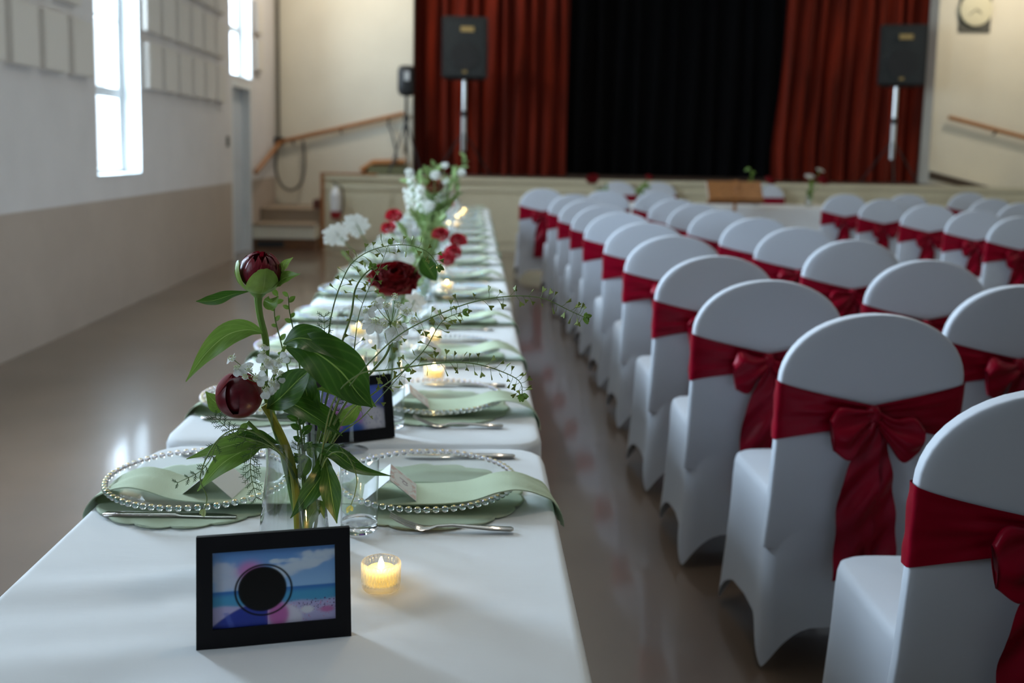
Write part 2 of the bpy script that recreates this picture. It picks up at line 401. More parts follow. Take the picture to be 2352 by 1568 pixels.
struct(MB().box(FX0-.05, -1.3, SF-.035, SF+.065, SH+.005, SH+.03).build('trim_5', m_wood, smooth=False))
# left stair: two winding steps in the corner, then up behind the stage front
st = thing('corner_stair', 'wooden corner stair with cream risers leading up to the stage', 'stairs', (-2.42, 12.9, 0))
def sbox(name, m, *a): MB().box(*a).build(name, m, st, (-2.42, 12.9, 0), smooth=False)
sbox('riser', m_woodd, XL+.01, -2.05, 12.9, 13.38, 0, .155)
sbox('riser', m_wallb, XL+.01, -2.05, 12.87, 13.38, .155, .315)
sbox('tread', m_tread, XL+.01, -2.05, 12.85, 13.40, .315, .34)
sbox('riser', m_tread, XL+.01, -2.05, 13.38, YF-.01, .34, .485)
sbox('landing', m_tread, XL+.01, -2.05, 13.35, YF-.01, .485, .51)
for k in range(3):
    sbox('step', m_woodr, -2.16+.26*k, -1.9+.26*k, 13.42, YF-.01, .51, .63+.115*k)
sbox('air_grille', m_black, -2.8, -2.45, 12.885, 12.9, .04, .12)
b = MB(); b.tube([(-1.62, YF-.065, 1.0), (-1.45, YF-.065, 1.12), (-1.0, YF-.065, 1.14)], .05, 4); b.build('skirt_board', m_wood, st, (-2.42, 12.9, 0), smooth=False)
MB().box(-1.5, -.95, YF-.30, YF-.1, SH, SH+.11).build('carpeted_step', m_olive, st, (-2.42, 12.9, 0), smooth=False)
def rail(label, pts, brk):
    c = np.asarray(pts[0]); t = thing('handrail', label, 'handrail', tuple(c))
    pp = np.asarray(pts, float); n = len(pp); mb = MB()
    mb.tube(pp, .03, 10); mb.build('rail', m_wood, t, c)
    for q in brk:
        a = pp[0]+(pp[-1]-pp[0])*q if n == 2 else np.asarray(q)
        MB().tube([a+(0, -.0, -.02), a+(0, .03, -.06), a+(0, .075, -.07)], .014, 6).build('bracket', m_black, t, c)
    return t
rail('sloping wooden handrail on the pale wall above the corner stair', [(-2.80, YF-.08, 1.385), (-1.02, YF-.08, 1.83)], (.12, .5, .88))
rail('short wooden handrail on the window wall beside the stair foot', [(-2.77, YF-.12, 1.37), (-2.77, 12.75, 1.0)], ())
rail('wooden handrail sloping down the wall under the clock', [(6.84, YF-.08, 1.94), (8.4, YF-.08, 1.575)], (.45, .9))
b = MB()
b.add([(6.64, YF-.03, 1.16), (8.5, YF-.03, .72), (8.5, YF-.03, .62), (6.64, YF-.03, 1.05), (6.64, YF, 1.16), (8.5, YF, .72), (8.5, YF, .62), (6.64, YF, 1.05)],
      [(0, 3, 2, 1), (4, 5, 6, 7), (0, 1, 5, 4), (3, 7, 6, 2), (0, 4, 7, 3), (1, 2, 6, 5)])
struct(b.build('trim_6', mat('dark_skirting', srgb(58, 46, 36), .5), smooth=False))
struct(MB().box(6.6, FX1, 13.5, YF, .2, SH-.1).build('trim_7', m_face, smooth=False))
# conduit and looped cable in the corner
tag(MB().tube([(-2.79, YF-.04, z) for z in (4.4, 3.0, 2.2, 1.46)], .018, 8).build('conduit', m_cable), 'grey conduit running down the corner above the stair handrail', 'conduit')
tag(MB().box(-2.85, -2.72, YF-.1, YF, 1.36, 1.46).build('junction_box', m_black), 'small black junction box at the foot of the corner conduit', 'box')
tag(MB().tube(spline([(-2.80, YF-.11, 1.34), (-2.82, YF-.11, 1.0), (-2.74, YF-.1, .78), (-2.6, YF-.1, .72), (-2.47, YF-.1, .82), (-2.42, YF-.1, 1.1), (-2.44, YF-.1, 1.42)], 30), .018, 8).build('cable', m_cable), 'grey cable hanging in a loop below the stair handrail', 'cable')
tag(MB().tube(spline([(-1.25, YF-.1, 1.70), (-1.17, YF-.1, 1.5), (-1.12, YF-.12, 1.2), (-1.2, YF-.14, SH+.12)], 16), .014, 8).build('cable', m_cable), 'thin cable dropping from the upper end of the stair handrail', 'cable')
# acoustic panels on the window wall
pm = MB(); P_ = []
pm.box(0, .05, -.185, .185, -.195, .195); pm_me = pm.mesh('acoustic_panel', m_panel, False)
pm2 = MB().box(.05, .056, -.178, .178, -.188, .188).mesh('panel_face', m_panel, False)
def panel(y, z, label):
    o = link('acoustic_panel', pm_me, None, (XL, y, z)); tag(o, label, 'panel', 'acoustic panels on the window wall')
    link('panel_face', pm2, o)
for r, zz in enumerate((2.005, 2.49, 2.97)):
    rn = ('lowest', 'middle', 'upper')[r]
    for k in range(6):
        panel(8.93+.462*k-.07*(r % 2)+(.04 if r == 1 else 0), zz, '%s cream wall panel after the tall window towards the door, %s row' % (ORD[k], rn))
    for k in range(5):
        panel(7.33-.462*k-(.21*r), zz, '%s cream wall panel before the tall window, counted towards the camera, %s row' % (ORD[k], rn))
for k, zz in enumerate((2.49, 2.97)):
    panel(13.22, zz, 'cream acoustic panel in the stair corner beyond the door, %s of two' % ('lower' if k == 0 else 'upper'))
# light switch
tag(MB().box(XL, XL+.015, 11.6, 11.68, 1.32, 1.44).build('light_switch', m_grey), 'small grey switch plate on the window wall beside the door', 'switch')
# clock
t = thing('wall_clock', 'round cream clock mounted on a square dark board on the wall right of the stage', 'clock', (7.14, YF, 3.42))
MB().box(-.22, .24, -.02, 0, -.26, .40).build('board', m_grey, t, smooth=False)
b = MB(); b.lathe([(.0, 0), (.22, 0), (.23, .015), (.235, .04), (.21, .045), (0, .04)], 40)
o = b.build('clock_case', m_clock, t); o.rotation_euler = (PI/2, 0, 0); o.location = (0, -.02, .06)
for a, L in ((.9, .12), (2.2, .16)):
    MB().tube([(0, -.068, .06), (L*math.cos(a), -.068, .06-L*math.sin(a)*.6)], .006, 6).build('hand', m_grey, t)
# ------------------------------------------------------------------ curtains
def curtain(name, label, x0, x1, y, z0, z1, m, amp, per, seed, pinch=None):
    n = int((x1-x0)/per*14); r = np.random.RandomState(seed); ph = np.cumsum(r.uniform(.7, 1.3, n))*2*PI/14
    nz = 14; P = np.zeros((n, nz, 3)); a2 = r.uniform(.7, 1.25, n); a2 = np.convolve(a2, np.ones(9)/9, 'same')+.25
    for j in range(nz):
        v = j/(nz-1); z = z0+(z1-z0)*v
        for i in range(n):
            u = i/(n-1); x = x0+(x1-x0)*u
            if pinch: x += pinch(u, v)
            P[i, j] = (x+.03*math.sin(ph[i]*.5+2*v), y+amp*a2[i]*math.sin(ph[i]+.35*math.sin(3*v+i*.02))*(1.1-.3*v), z)
    return tag(MB().grid(P).build(name, m), label, 'curtain')
curtain('stage_curtain', 'rust red pleated stage curtain drawn to the left of the dark stage opening', PL-.1, 1.37, 14.75, SH+.005, 4.1, m_cur, .055, .21, 3)
curtain('stage_curtain', 'rust red pleated stage curtain drawn to the right of the dark stage opening', 4.52, PR+.12, 14.75, SH+.005, 4.1, m_cur, .055, .21, 5,
        lambda u, v: -.10*(1-u)*(1-v)-.05*(1-u)*math.exp(-((v-.15)/.2)**2))
curtain('backdrop_curtain', 'black backdrop cloth closing the stage opening between the red curtains', .6, 5.4, 16.2, SH+.005, 4.3, m_blackcur, .04, .3, 8)
# ------------------------------------------------------------------ loudspeakers on the stage
def pa_speaker(x, y, z0, label, slabel, yaw, tilt=0):
    t = thing('loudspeaker', label, 'speaker', (x, y, z0), yaw)
    w0, w1, dp, H_ = .31, .22, .36, .84
    V = []; F = []
    outline = [(-w0, 0), (w0, 0), (w1, dp), (-w1, dp)]
    b = MB()
    def pts(ins, z): return [((abs(X)-ins)*(1 if X > 0 else -1), (Y+ins if Y == 0 else Y-ins), z) for X, Y in outline]
    rows = [pts(.03, 0), pts(0, .03), pts(0, H_-.03), pts(.03, H_)]
    for r in rows: V += r
    for i in range(3):
        for j in range(4): F.append((i*4+j, i*4+(j+1) % 4, (i+1)*4+(j+1) % 4, (i+1)*4+j))
    F += [(3, 2, 1, 0), (12, 13, 14, 15)]
    b.add(V, F).build('cabinet', m_black, t, smooth=False)
    MB().box(-.265, .265, -.016, 0, .05, H_-.06).build('grille', m_grille, t, smooth=False)
    hn = MB(); hn.lathe([(0, .0), (.11, .0), (.11, .004), (0, .004)], 24); o = hn.build('woofer', m_black, t); o.rotation_euler = (PI/2, 0, 0); o.location = (0, -.018, .30); o.scale = (1.8, 1.8, 1)
    MB().box(-.06, .12, -.026, -.016, H_-.21, H_-.14).build('horn_badge', m_gold, t, smooth=False)
    MB().box(-.03, .03, -.022, -.016, .08, .12).build('badge', m_gold, t, smooth=False)
    s = thing('speaker_stand', slabel, 'stand', (x, y+.15, SH), yaw)
    zt = z0-SH
    MB().tube([(0, 0, .35), (0, 0, zt*.66)], .033, 12).build('lower_pole', m_alu, s)
    MB().tube([(0, 0, zt*.64), (0, 0, zt-.002)], .028, 12).build('upper_pole', m_chrome, s)
    MB().tube([(0, 0, zt*.62), (0, 0, zt*.68)], .045, 12).build('collar', m_black, s)
    for k in range(3):
        a = k*2*PI/3+.5; e = (.45*math.cos(a), .45*math.sin(a))
        MB().tube([(0, 0, .62), (e[0], e[1], .012)], .011, 6).build('leg', m_black, s)
    return t
pa_speaker(-.165, 13.75, 2.29, 'black loudspeaker on a pole before the left stage curtain', 'silver pole stand under the loudspeaker before the left stage curtain', .06)
pa_speaker(5.86, 13.75, 2.33, 'black loudspeaker on a pole before the right stage curtain', 'silver pole stand under the loudspeaker before the right stage curtain', -.28)
t = thing('monitor_speaker', 'small black monitor speaker on a tripod at the left edge of the stage opening', 'speaker', (-.965, 14.0, 2.06))
b = MB(); n = 20; P = np.zeros((7, n, 3))
for i, (k, z) in enumerate(((.55, 0), (.9, .03), (1, .09), (1, .32), (.9, .38), (.6, .41), (0, .415))):
    for j in range(n):
        a = 2*PI*j/n; P[i, j] = (.12*k*np.sign(math.cos(a))*abs(math.cos(a))**.5, .15*k*np.sign(math.sin(a))*abs(math.sin(a))**.5, z)
b.grid(P, cv=True, flip=True).build('cabinet', m_black, t)
MB().box(-.02, .05, -.165, -.145, .2, .32).build('side_plate', m_alu, t, smooth=False)
s = thing('tripod_stand', 'black tripod under the small monitor speaker by the stair', 'stand', (-.965, 14.0, SH))
MB().tube([(0, 0, .3), (0, 0, 1.085)], .022, 10).build('pole', m_black, s)
MB().tube([(0, 0, .74), (0, 0, .82)], .04, 10).build('collar', m_black, s)
for a in (-2.6, -.6, 1.5):
    MB().tube([(0, 0, .76), (.27*math.cos(a), .16*math.sin(a), .012)], .013, 6).build('leg', m_black, s)
# fire extinguisher on the stage front
t = thing('fire_extinguisher', 'white and red fire extinguisher hung on the stage front by the stair', 'extinguisher', (-1.83, SF-.08, .40))
MB().lathe([(0, 0), (.06, 0), (.07, .02), (.07, .10)], 20).build('base_band', m_red, t)
MB().lathe([(.07, .10), (.07, .30), (.06, .36), (.03, .40), (.02, .42), (0, .42)], 20).build('cylinder', m_white, t)
MB().tube([(0, 0, .42), (0, 0, .46), (-.04, 0, .485)], .012, 6).build('valve_lever', m_black, t)
MB().tube(spline([(.02, 0, .45), (.09, -.02, .40), (.1, -.02, .2), (.075, -.03, .06)], 12), .010, 6).build('hose', m_black, t)
MB().box(-.03, .03, .06, .08, .18, .30).build('wall_hook', m_black, t, smooth=False)

# ================================================================== chairs
def sg(v, p): return math.copysign(abs(v)**p, v)
HB = .96
def back_w(z): return smooth1(z, (.30, .45, .62, .80), (.246, .238, .236, .238))
def back_y(z): return -.178-.055*(z-.40)/.5
def back_rows():
    rows = [(z, back_w(z)) for z in np.linspace(.33, .785, 12)]
    for k in range(1, 13):
        a = k/12*PI/2; rows.append((.785+(HB-.785)*math.sin(a), .238*max(.0, math.cos(a))**.92))
    return rows
def back_ring(z, w, n=56, ex=0.):
    th = .020+ex; out = []
    for j in range(n):
        a = 2*PI*j/n; out.append(((w+ex)*sg(math.cos(a), .24), back_y(z)+th*sg(math.sin(a), .34), z))
    return out
def make_chair(seed):
    r = np.random.RandomState(seed)
    t = thing('banquet_chair', 'x', 'chair', group='white covered banquet chairs')
    # seat and skirt stretched down to the four feet
    n = 96; P = []
    def ring(hx, y0, y1, zf, q_in=0., e=.27):
        o = []
        for j in range(n):
            a = 2*PI*j/n; q = abs(math.sin(2*a)); k = 1-q_in*(1-q)
            yc, hy = (y0+y1)/2, (y1-y0)/2
            o.append((hx*k*sg(math.cos(a), e), yc+hy*k*sg(math.sin(a), e), zf(q)))
        return o
    P.append(ring(.0, 0, 0, lambda q: .482))
    P.append(ring(.12, -.13, .13, lambda q: .481))
    P.append(ring(.214, -.186, .204, lambda q: .477))
    P.append(ring(.225, -.192, .214, lambda q: .469))
    P.append(ring(.229, -.195, .218, lambda q: .452))
    P.append(ring(.232, -.197, .220, lambda q: .41))
    hem = lambda q: .010+.105*(1-q**1.5)**.7
    for k in range(1, 9):
        f = k/8
        P.append(ring(.232+.030*f**1.2, -.197-.022*f, .220+.012*f, lambda q, f=f: .41*(1-f)+hem(q)*f, .13*math.sin(f*PI/2)))
    b = MB(); b.grid(np.array(P), cv=True, flip=True); b.build('seat_cover', m_chair, t, sharp=60)
    b = MB(); b.grid(np.array([back_ring(z, w) for z, w in back_rows()]), cv=True, flip=True); b.build('back_cover', m_chair, t, sharp=35)
    # satin sash round the back, gathered at the knot
    n = 88; m = 17; P = np.zeros((n, m, 3)); o1, o2 = r.uniform(0, 6, 2)
    for j in range(n):
        a = 2*PI*j/n; ux = sg(math.cos(a), .30); rear = math.sin(a) < 0
        p = max(0, 1-abs(ux)) if rear else 0
        hh = .078*(1-.66*p**.8); zc = .708-.006*p
        for i in range(m):
            v = i/(m-1)*2-1; z = zc+hh*v; w = back_w(z)
            fold = .0045*math.sin(v*6+o1+3*ux)*(.25+p) + .0035*math.sin(v*12+o2-4*ux)*(.1+p) + .006*p
            P[j, i] = ((w+.005+(fold if not rear else 0))*ux, back_y(z)+(.025+fold)*sg(math.sin(a), .36), z)
    MB().grid(P, cu=True).build('sash', m_satin, t, sharp=0)
    yk = back_y(.70)-.034
    kb = MB(); P = np.zeros((9, 12, 3))
    for i in range(9):
        q = PI*i/8
        for j in range(12):
            a = 2*PI*j/12; rr = math.sin(q)**.6*(1+.15*math.sin(3*a+i))
            P[i, j] = (.022*rr*math.cos(a), yk-.004+.018*rr*math.sin(a), .700-.030*math.cos(q))
    kb.grid(P, cv=True); kb.build('knot', m_satin, t, sharp=0)
    def loop(side, T, B, puff):
        Tt = spline(T, 22); Bb = spline(B, 22); P = np.zeros((22, 36, 3))
        for i in range(22):
            u = i/21
            for j in range(36):
                a = 2*PI*j/36; v = .5-.5*math.cos(a)
                q = Tt[i]*(1-v)+Bb[i]*v
                d = puff*(.25+.75*math.sin(PI*min(1, u*.9))**.7)*sg(math.sin(a), .8)
                wr = .0075*math.sin(v*13+seed)*(1-u)**.7*(.3+u)*2+.005*math.sin(v*5+u*4+seed*2)
                P[i, j] = (side*q[0], yk-.012-d-(wr if math.sin(a) > 0 else 0)-.01*u, .70+q[1])
        b = MB(); b.grid(P, cv=True); o = b.n-36; b.F.append(tuple(range(o, o+36)))
        b.build('bow_loop', m_satin, t, sharp=0)
    j = lambda s: r.uniform(-s, s)
    loop(-1, [(.005, .018), (.05, .030+j(.008)), (.095, .030+j(.01)), (.118, -.005)], [(.005, -.02), (.035, -.06), (.062, -.10+j(.012)), (.104, -.085)], .017)
    loop(1, [(.005, .018), (.05, .006+j(.01)), (.10, .008+j(.01)), (.128, -.030)], [(.005, -.02), (.04, -.07), (.075, -.11+j(.012)), (.116, -.090)], .016)
    def tail(x0, x1, w1, zb, off, ph):
        P = np.zeros((34, 11, 3))
        for i in range(34):
            v = i/33; z = .69-(.69-zb)*v; wd = .018+(w1-.018)*min(1, v*2.4)**.7
            for k in range(11):
                u = k/10*2-1
                P[i, k] = (x0+(x1-x0)*v+u*wd/2+.004*math.sin(7*v+ph), min(back_y(max(z, .33)), -.190-.02*max(0, .45-z))-.032-off-.008*math.sin(u*3+9*v+ph)*v**.4-.006*math.sin(22*v+3*u+ph), z)
        MB().grid(P).build('bow_tail', m_satin, t, sharp=0)
    tail(-.006, -.038+j(.012), .098, .27+j(.03), .024, seed*1.7)
    tail(.014, .048+j(.015), .085, .30+j(.03), .012, seed*2.3+1)
    return t
protos = [make_chair(s) for s in (1, 5, 9)]
usedp = [False]*3
def chair(k, x, y, rz, label):
    pr = protos[k % 3]
    if not usedp[k % 3]:
        usedp[k % 3] = True; pr.location = (x, y, 0); pr.rotation_euler = (0, 0, rz); pr['label'] = label
    else: dup(pr, (x, y, 0), rz, label)
def chair_px(k, px, py, rz, label):
    p = onz(px, py, HB); chair(k, p[0], p[1]+.233, rz, label)
colA = [(2368, 943, -.03), (2010, 720, .02), (1775, 643, -.02), (1645, 587, .03), (1552, 541, 0), (1485, 511, .02), (1430, 488, -.03), (1387, 472, .02), (1352, 459, 0), (1318, 446, .04)]
for i, (px, py, rz) in enumerate(colA):
    lb = 'white chair with burgundy bow, %s from the camera in the column beside the long table' % ORD[i]
    if i == 0: chair(0, 1.02, 1.87, rz, lb)
    else: chair_px([0, 0, 1, 2, 1, 0, 2, 1, 0, 2][i], px, py, rz, lb)
chair_px(1, 1245, 433, .05, 'white chair with burgundy bow standing alone nearest the far end of the long table')
chair_px(2, 1395, 437, -.02, 'white covered chair at the front of the left block, just right of the lone chair')
colB = [(2345, 655, .02), (2133, 597, 0), (1960, 551, .02), (1838, 522, -.02), (1740, 500, .03), (1660, 482, 0), (1603, 468, .02), (1555, 457, -.03), (1510, 440, 0)]
for i, (px, py, rz) in enumerate(colB):
    chair_px([1, 2, 0, 1, 2, 0, 1, 2, 0][i], px, py, rz, 'white chair with burgundy bow, %s from the camera in the column along the centre aisle' % ORD[i])
colE = [(2344, 497), (2245, 483), (2140, 470), (2030, 457), (1943, 446)]
for i, (px, py) in enumerate(colE):
    chair_px(i, px, py, [.05, 0, -.05, .04, 0][i], 'white chair across the aisle, %s from the camera in the column next to the aisle' % ORD[i])
for i, (px, py) in enumerate([(2348, 466), (2278, 456), (2085, 446)]):
    chair_px(i+1, px, py, .03, 'white covered chair across the aisle, %s from the camera in the outer column' % ORD[i])
chair_px(0, 2226, 442, 0, 'white covered chair across the aisle, farthest one out below the sloping handrail')

# ================================================================== the long table
TZ = .73; TX0, TX1 = -.648, .150
def rrect(hx, hy, r, n):
    """n points round a rounded rectangle"""
    segs = []; per = 4*(hx-r)+4*(hy-r)+2*PI*r
    out = []
    for k in range(n):
        s = per*k/n; L = [2*(hy-r), PI*r/2, 2*(hx-r), PI*r/2]*2
        i = 0
        while s > L[i]: s -= L[i]; i += 1
        c = [(hx, -(hy-r)+s, 1, 0), None, (hx-r-s, hy, 0, 1), None, (-hx, hy-r-s, -1, 0), None, (-(hx-r)+s, -hy, 0, -1), None][i]
        if c is None:
            a = {1: 0, 3: PI/2, 5: PI, 7: 1.5*PI}[i]+s/r; cx = (hx-r)*(1 if i in (1, 7) else -1); cy = (hy-r)*(1 if i in (1, 3) else -1)
            c = (cx+r*math.cos(a), cy+r*math.sin(a), math.cos(a), math.sin(a))
        out.append(c)
    return out
def table(x0, x1, y0, y1, cl, seed, drop=.705, cgroup='white tablecloths on the long table'):
    cx, cy = (x0+x1)/2, (y0+y1)/2; hx, hy = (x1-x0)/2, (y1-y0)/2
    n = 220; rs = np.random.RandomState(seed); ph = rs.uniform(0, 6, 8); rows = []
    base = rrect(hx-.012, hy-.012, .055, n)
    def wr(x, y):
        s = .0009*math.sin(6*y+ph[0]+2*math.sin(3*x+ph[1]))+.0006*math.sin(11*x+5*y+ph[2])
        Y_, X_ = y+cy, x+cx
        if Y_ < 1.56: s += .0034*min(1, (1.56-Y_)/.2)*(.12+.88*min(1, max(0, (-.30-X_)/.12)))*(math.sin(30*Y_+5*X_+1.6*math.sin(7*X_))+.6*math.sin(57*Y_-9*X_+1))
        return s-.0014
    for f in (np.linspace(0, 1, 80) if seed == 1 else (0, .25, .5, .7, .82, .91, .96, 1.0)):
        rows.append([(x*f, y*f, TZ+wr(x*f, y*f)) for x, y, nx, ny in base])
    rows.append([(x+nx*.007, y+ny*.007, TZ-.004) for x, y, nx, ny in base])
    rows.append([(x+nx*.012, y+ny*.012, TZ-.015) for x, y, nx, ny in base])
    for k in range(1, 9):
        f = k/8; row = []
        for i, (x, y, nx, ny) in enumerate(base):
            s = (x*ny-y*nx)*1.0+.6*math.atan2(y, x)
            w_ = .5+.5*math.sin(s*13+ph[3]+1.2*math.sin(s*4+ph[4]))
            o = .012+(f*(.012+.030*w_*w_) if abs(ny) < .7 else -.004*f*w_)
            row.append((x+nx*o, y+ny*o, TZ-.015-drop*f))
        rows.append(row)
    b = MB(); b.grid(np.array(rows), cv=True, flip=True)
    b.V = [np.concatenate(b.V)+np.array([cx, cy, 0])]
    o = b.build('tablecloth', m_cloth, None, (cx, cy, TZ), sharp=70); o.location = (cx, cy, TZ); tag(o, cl, 'tablecloth', cgroup)
ends = [(.16, 2.03), (2.05, 3.86), (3.88, 5.69), (5.71, 7.52), (7.54, 9.35), (9.37, 10.5)]
for i, (a, b_) in enumerate(ends):
    table(TX0-.006*(i % 2), TX1+.004*(i % 3), a, b_,
          'white tablecloth on the %s table from the camera in the long row' % ORD[i], i+1)
table(1.6, 5.0, 11.75, 12.5, 'white tablecloth on the head table below the stage', 21, .705, None)

# ------------------------------------------------------------------ place settings
ROWS = [1.735+.605*k for k in range(15)]
CXR, CXL = -.078, -.480
R_BEAD = .158
charger_me = MB().lathe([(0, .004), (.095, .004), (.105, .006), (.135, .016), (.149, .024), (.154, .026), (.154, .0275), (.148, .0265), (.133, .019), (.104, .009), (.095, .007), (0, .007)], 72).mesh('plate', m_gplate)
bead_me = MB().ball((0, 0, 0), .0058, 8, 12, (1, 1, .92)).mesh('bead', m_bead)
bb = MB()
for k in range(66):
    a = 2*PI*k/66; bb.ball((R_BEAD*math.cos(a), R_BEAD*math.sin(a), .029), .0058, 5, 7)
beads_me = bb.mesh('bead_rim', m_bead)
b = MB(); P = np.zeros((7, 192, 3))
for i, (f, z) in enumerate(((0, .0016), (.5, .0016), (.85, .0016), (.97, .002), (1, .0016), (.998, .0003), (.9, .0001))):
    for j in range(192):
        a = 2*PI*j/192; q = abs(math.sin(8*a)); R_ = .170*(.955+.05*q**.55)
        P[i, j] = (R_*f*math.cos(a), R_*f*math.sin(a), z+(.0012*math.sin(16*a) if i in (3, 4) else 0))
mat_me = b.grid(P, cv=True, flip=True).mesh('placemat', m_sage, sharp=0)
def napkin_mesh(seed, Yw=.049):
    """folded cloth strip lying over the charger (towards +x) and hanging past the table edge"""
    rs = np.random.RandomState(seed); p1, p2 = rs.uniform(0, 6, 2)
    path = spline([(-.128, .0125), (-.06, .0125), (.0, .0125), (.05, .0140), (.095, .0195), (.135, .0325), (.162, .0355), (.188, .030), (.212, .019), (.232, .007), (.246, -.014), (.250, -.040)], 46)
    layers = []
    for up in (0, 1):
        P = np.zeros((46, 15, 3))
        for i, (x, z) in enumerate(path):
            u = i/45
            hw = smooth1(u, (0, .3, .6, .75, 1), (Yw, Yw*1.08, Yw*1.02, Yw*.9, Yw*.80))
            sh = smooth1(u, (0, .5, .8, 1), (-.042, -.040, -.018, -.026))
            for k in range(15):
                v = k/14*2-1
                fold = .0035*math.sin(v*3+p1+4*u)*smooth1(u, (0, .45, .7, 1), (.12, .3, 1, .8))+.0035*max(0, v)**2*smooth1(u, (0, .5, .75, 1), (.3, .6, 1.6, .6))
                P[i, k] = (x-.006*v*u+.002*math.sin(9*v+p2)*(u > .95), sh+hw*v, z+abs(fold)*.8+.0022*up+.001)
        layers.append(P)
    b = MB(); b.grid(layers[1]); b.grid(layers[0], flip=True)
    top, bot = layers[1], layers[0]
    for A, B in ((top[:, 0], bot[:, 0]), (top[:, -1], bot[:, -1]), (top[0], bot[0]), (top[-1], bot[-1])): b.grid(np.stack([A, B], 1))
    return b.mesh('napkin', m_nap, sharp=50)
nap_me = [napkin_mesh(s) for s in (2, 4, 6)]
def card_mesh():
    b = MB(); L, S, th = .088, .060, math.radians(40)
    cx, sz = S*math.cos(th), S*math.sin(th)
    for side in (-1, 1):
        n, m = (40, 30) if side > 0 else (2, 2)
        P = np.zeros((n, m, 3)); col = np.zeros((n, m, 3)); col[:] = srgb(238, 240, 240)
        for i in range(n):
            for j in range(m):
                u, v = i/(n-1), j/(m-1); P[i, j] = (side*cx*v, -L/2+L*u, sz*(1-v))
                if side > 0:                        # faint pink floral border and a small initial
                    X, Y = u*2-1, v*2-1
                    e = max(abs(X)*1.02, abs(Y)*1.0)
                    q = math.sin(X*9+2*Y)*math.sin(Y*8-X*3)
                    if .72 < e < .95 and (q > .05 or (X*Y < -.45)): col[i, j] = srgb(222, 198, 194)
                    elif .64 < math.hypot(X*.9, Y*.9) < .70: col[i, j] = srgb(222, 208, 206)
                    rr = math.hypot((X+.02)*1.6, (Y-.12)*1.3)
                    if (.17 < rr < .29 and Y > -.12) or (abs(X-.20) < .035 and -.3 < Y < .35): col[i, j] = srgb(170, 160, 172)
        b.grid(P, col=col.reshape(-1, 3), flip=side < 0)
        b.grid(P-np.array([side*.0005, 0, .0007]), col=np.full((n*m, 3), .72), flip=side > 0)
    return b.mesh('place_card', m_card, smooth=False)
card_me = card_mesh()
def loft(rows, n=12):
    """rows of (x, y, z, half width, half thickness) -> closed body along x"""
    P = np.zeros((len(rows), n, 3))
    for i, (x, y, z, w_, t_) in enumerate(rows):
        for j in range(n):
            a = 2*PI*j/n; P[i, j] = (x, y+w_*sg(math.cos(a), .8), z+t_*math.sin(a))
    return P
def cap(b, P):
    o = b.n; n = P.shape[1]; b.grid(P, cv=True); b.F.append(tuple(range(o, o+n))); b.F.append(tuple(reversed(range(o+(len(P)-1)*n, o+len(P)*n))))
kb = MB()
cap(kb, loft([(.110, 0, .004, .004, .002), (.106, 0, .004, .0085, .0035), (.07, 0, .0045, .0095, .0042), (.0, 0, .0045, .0075, .004), (-.012, 0, .0045, .0065, .0036)]))
knife_h = kb.mesh('handle', m_steel)
kb = MB(); cap(kb, loft([(-.012, 0, .0045, .006, .0030), (-.02, -.002, .0045, .009, .0013), (-.06, -.003, .0045, .0105, .0011), (-.09, -.002, .0045, .0095, .0009), (-.112, .002, .0045, .004, .0006)]))
knife_b = kb.mesh('blade', m_steel)
fb = MB(); cap(fb, loft([(.100, 0, .0045, .004, .0016), (.096, 0, .0045, .0085, .003), (.06, 0, .0055, .008, .003), (.0, 0, .0095, .0045, .0024), (-.025, 0, .0075, .004, .0022), (-.038, 0, .0045, .009, .0016), (-.050, 0, .0042, .0125, .0013), (-.060, 0, .0065, .013, .0012)]))
fork_h = fb.mesh('handle', m_steel)
tine_me = MB(); cap(tine_me, loft([(-.058, 0, .006, .0022, .0012), (-.075, 0, .0115, .002, .0011), (-.09, 0, .0185, .0017, .0010), (-.102, 0, .0260, .001, .0007)], 8))
tine_me = tine_me.mesh('tine', m_steel)
tumbler_me = MB().lathe([(.0300, .0165), (.0305, .05), (.0325, .118), (.0320, .1195), (.0313, .118), (.0292, .05), (.0286, .018), (.027, .0165)], 40).mesh('wall', m_gthin)
tumbase_me = MB().lathe([(0, .001), (.026, .0), (.0295, .002), (.030, .0162), (.027, .0158), (0, .0135)], 40).mesh('base', m_glass)
wine_prof = [(0, 0), (.033, 0), (.034, .0015), (.02, .004), (.007, .009), (.0042, .02), (.0036, .05), (.0038, .085), (.010, .094), (.026, .108), (.035, .130), (.0365, .152), (.034, .178), (.0305, .205)]
wine_me = MB().lathe(wine_prof[5:], 36).mesh('bowl', m_gthin)
winef_me = MB().lathe(wine_prof[:6]+[(.0036, .05), (.0038, .088), (0, .0885)], 28).mesh('foot_and_stem', m_gthin)
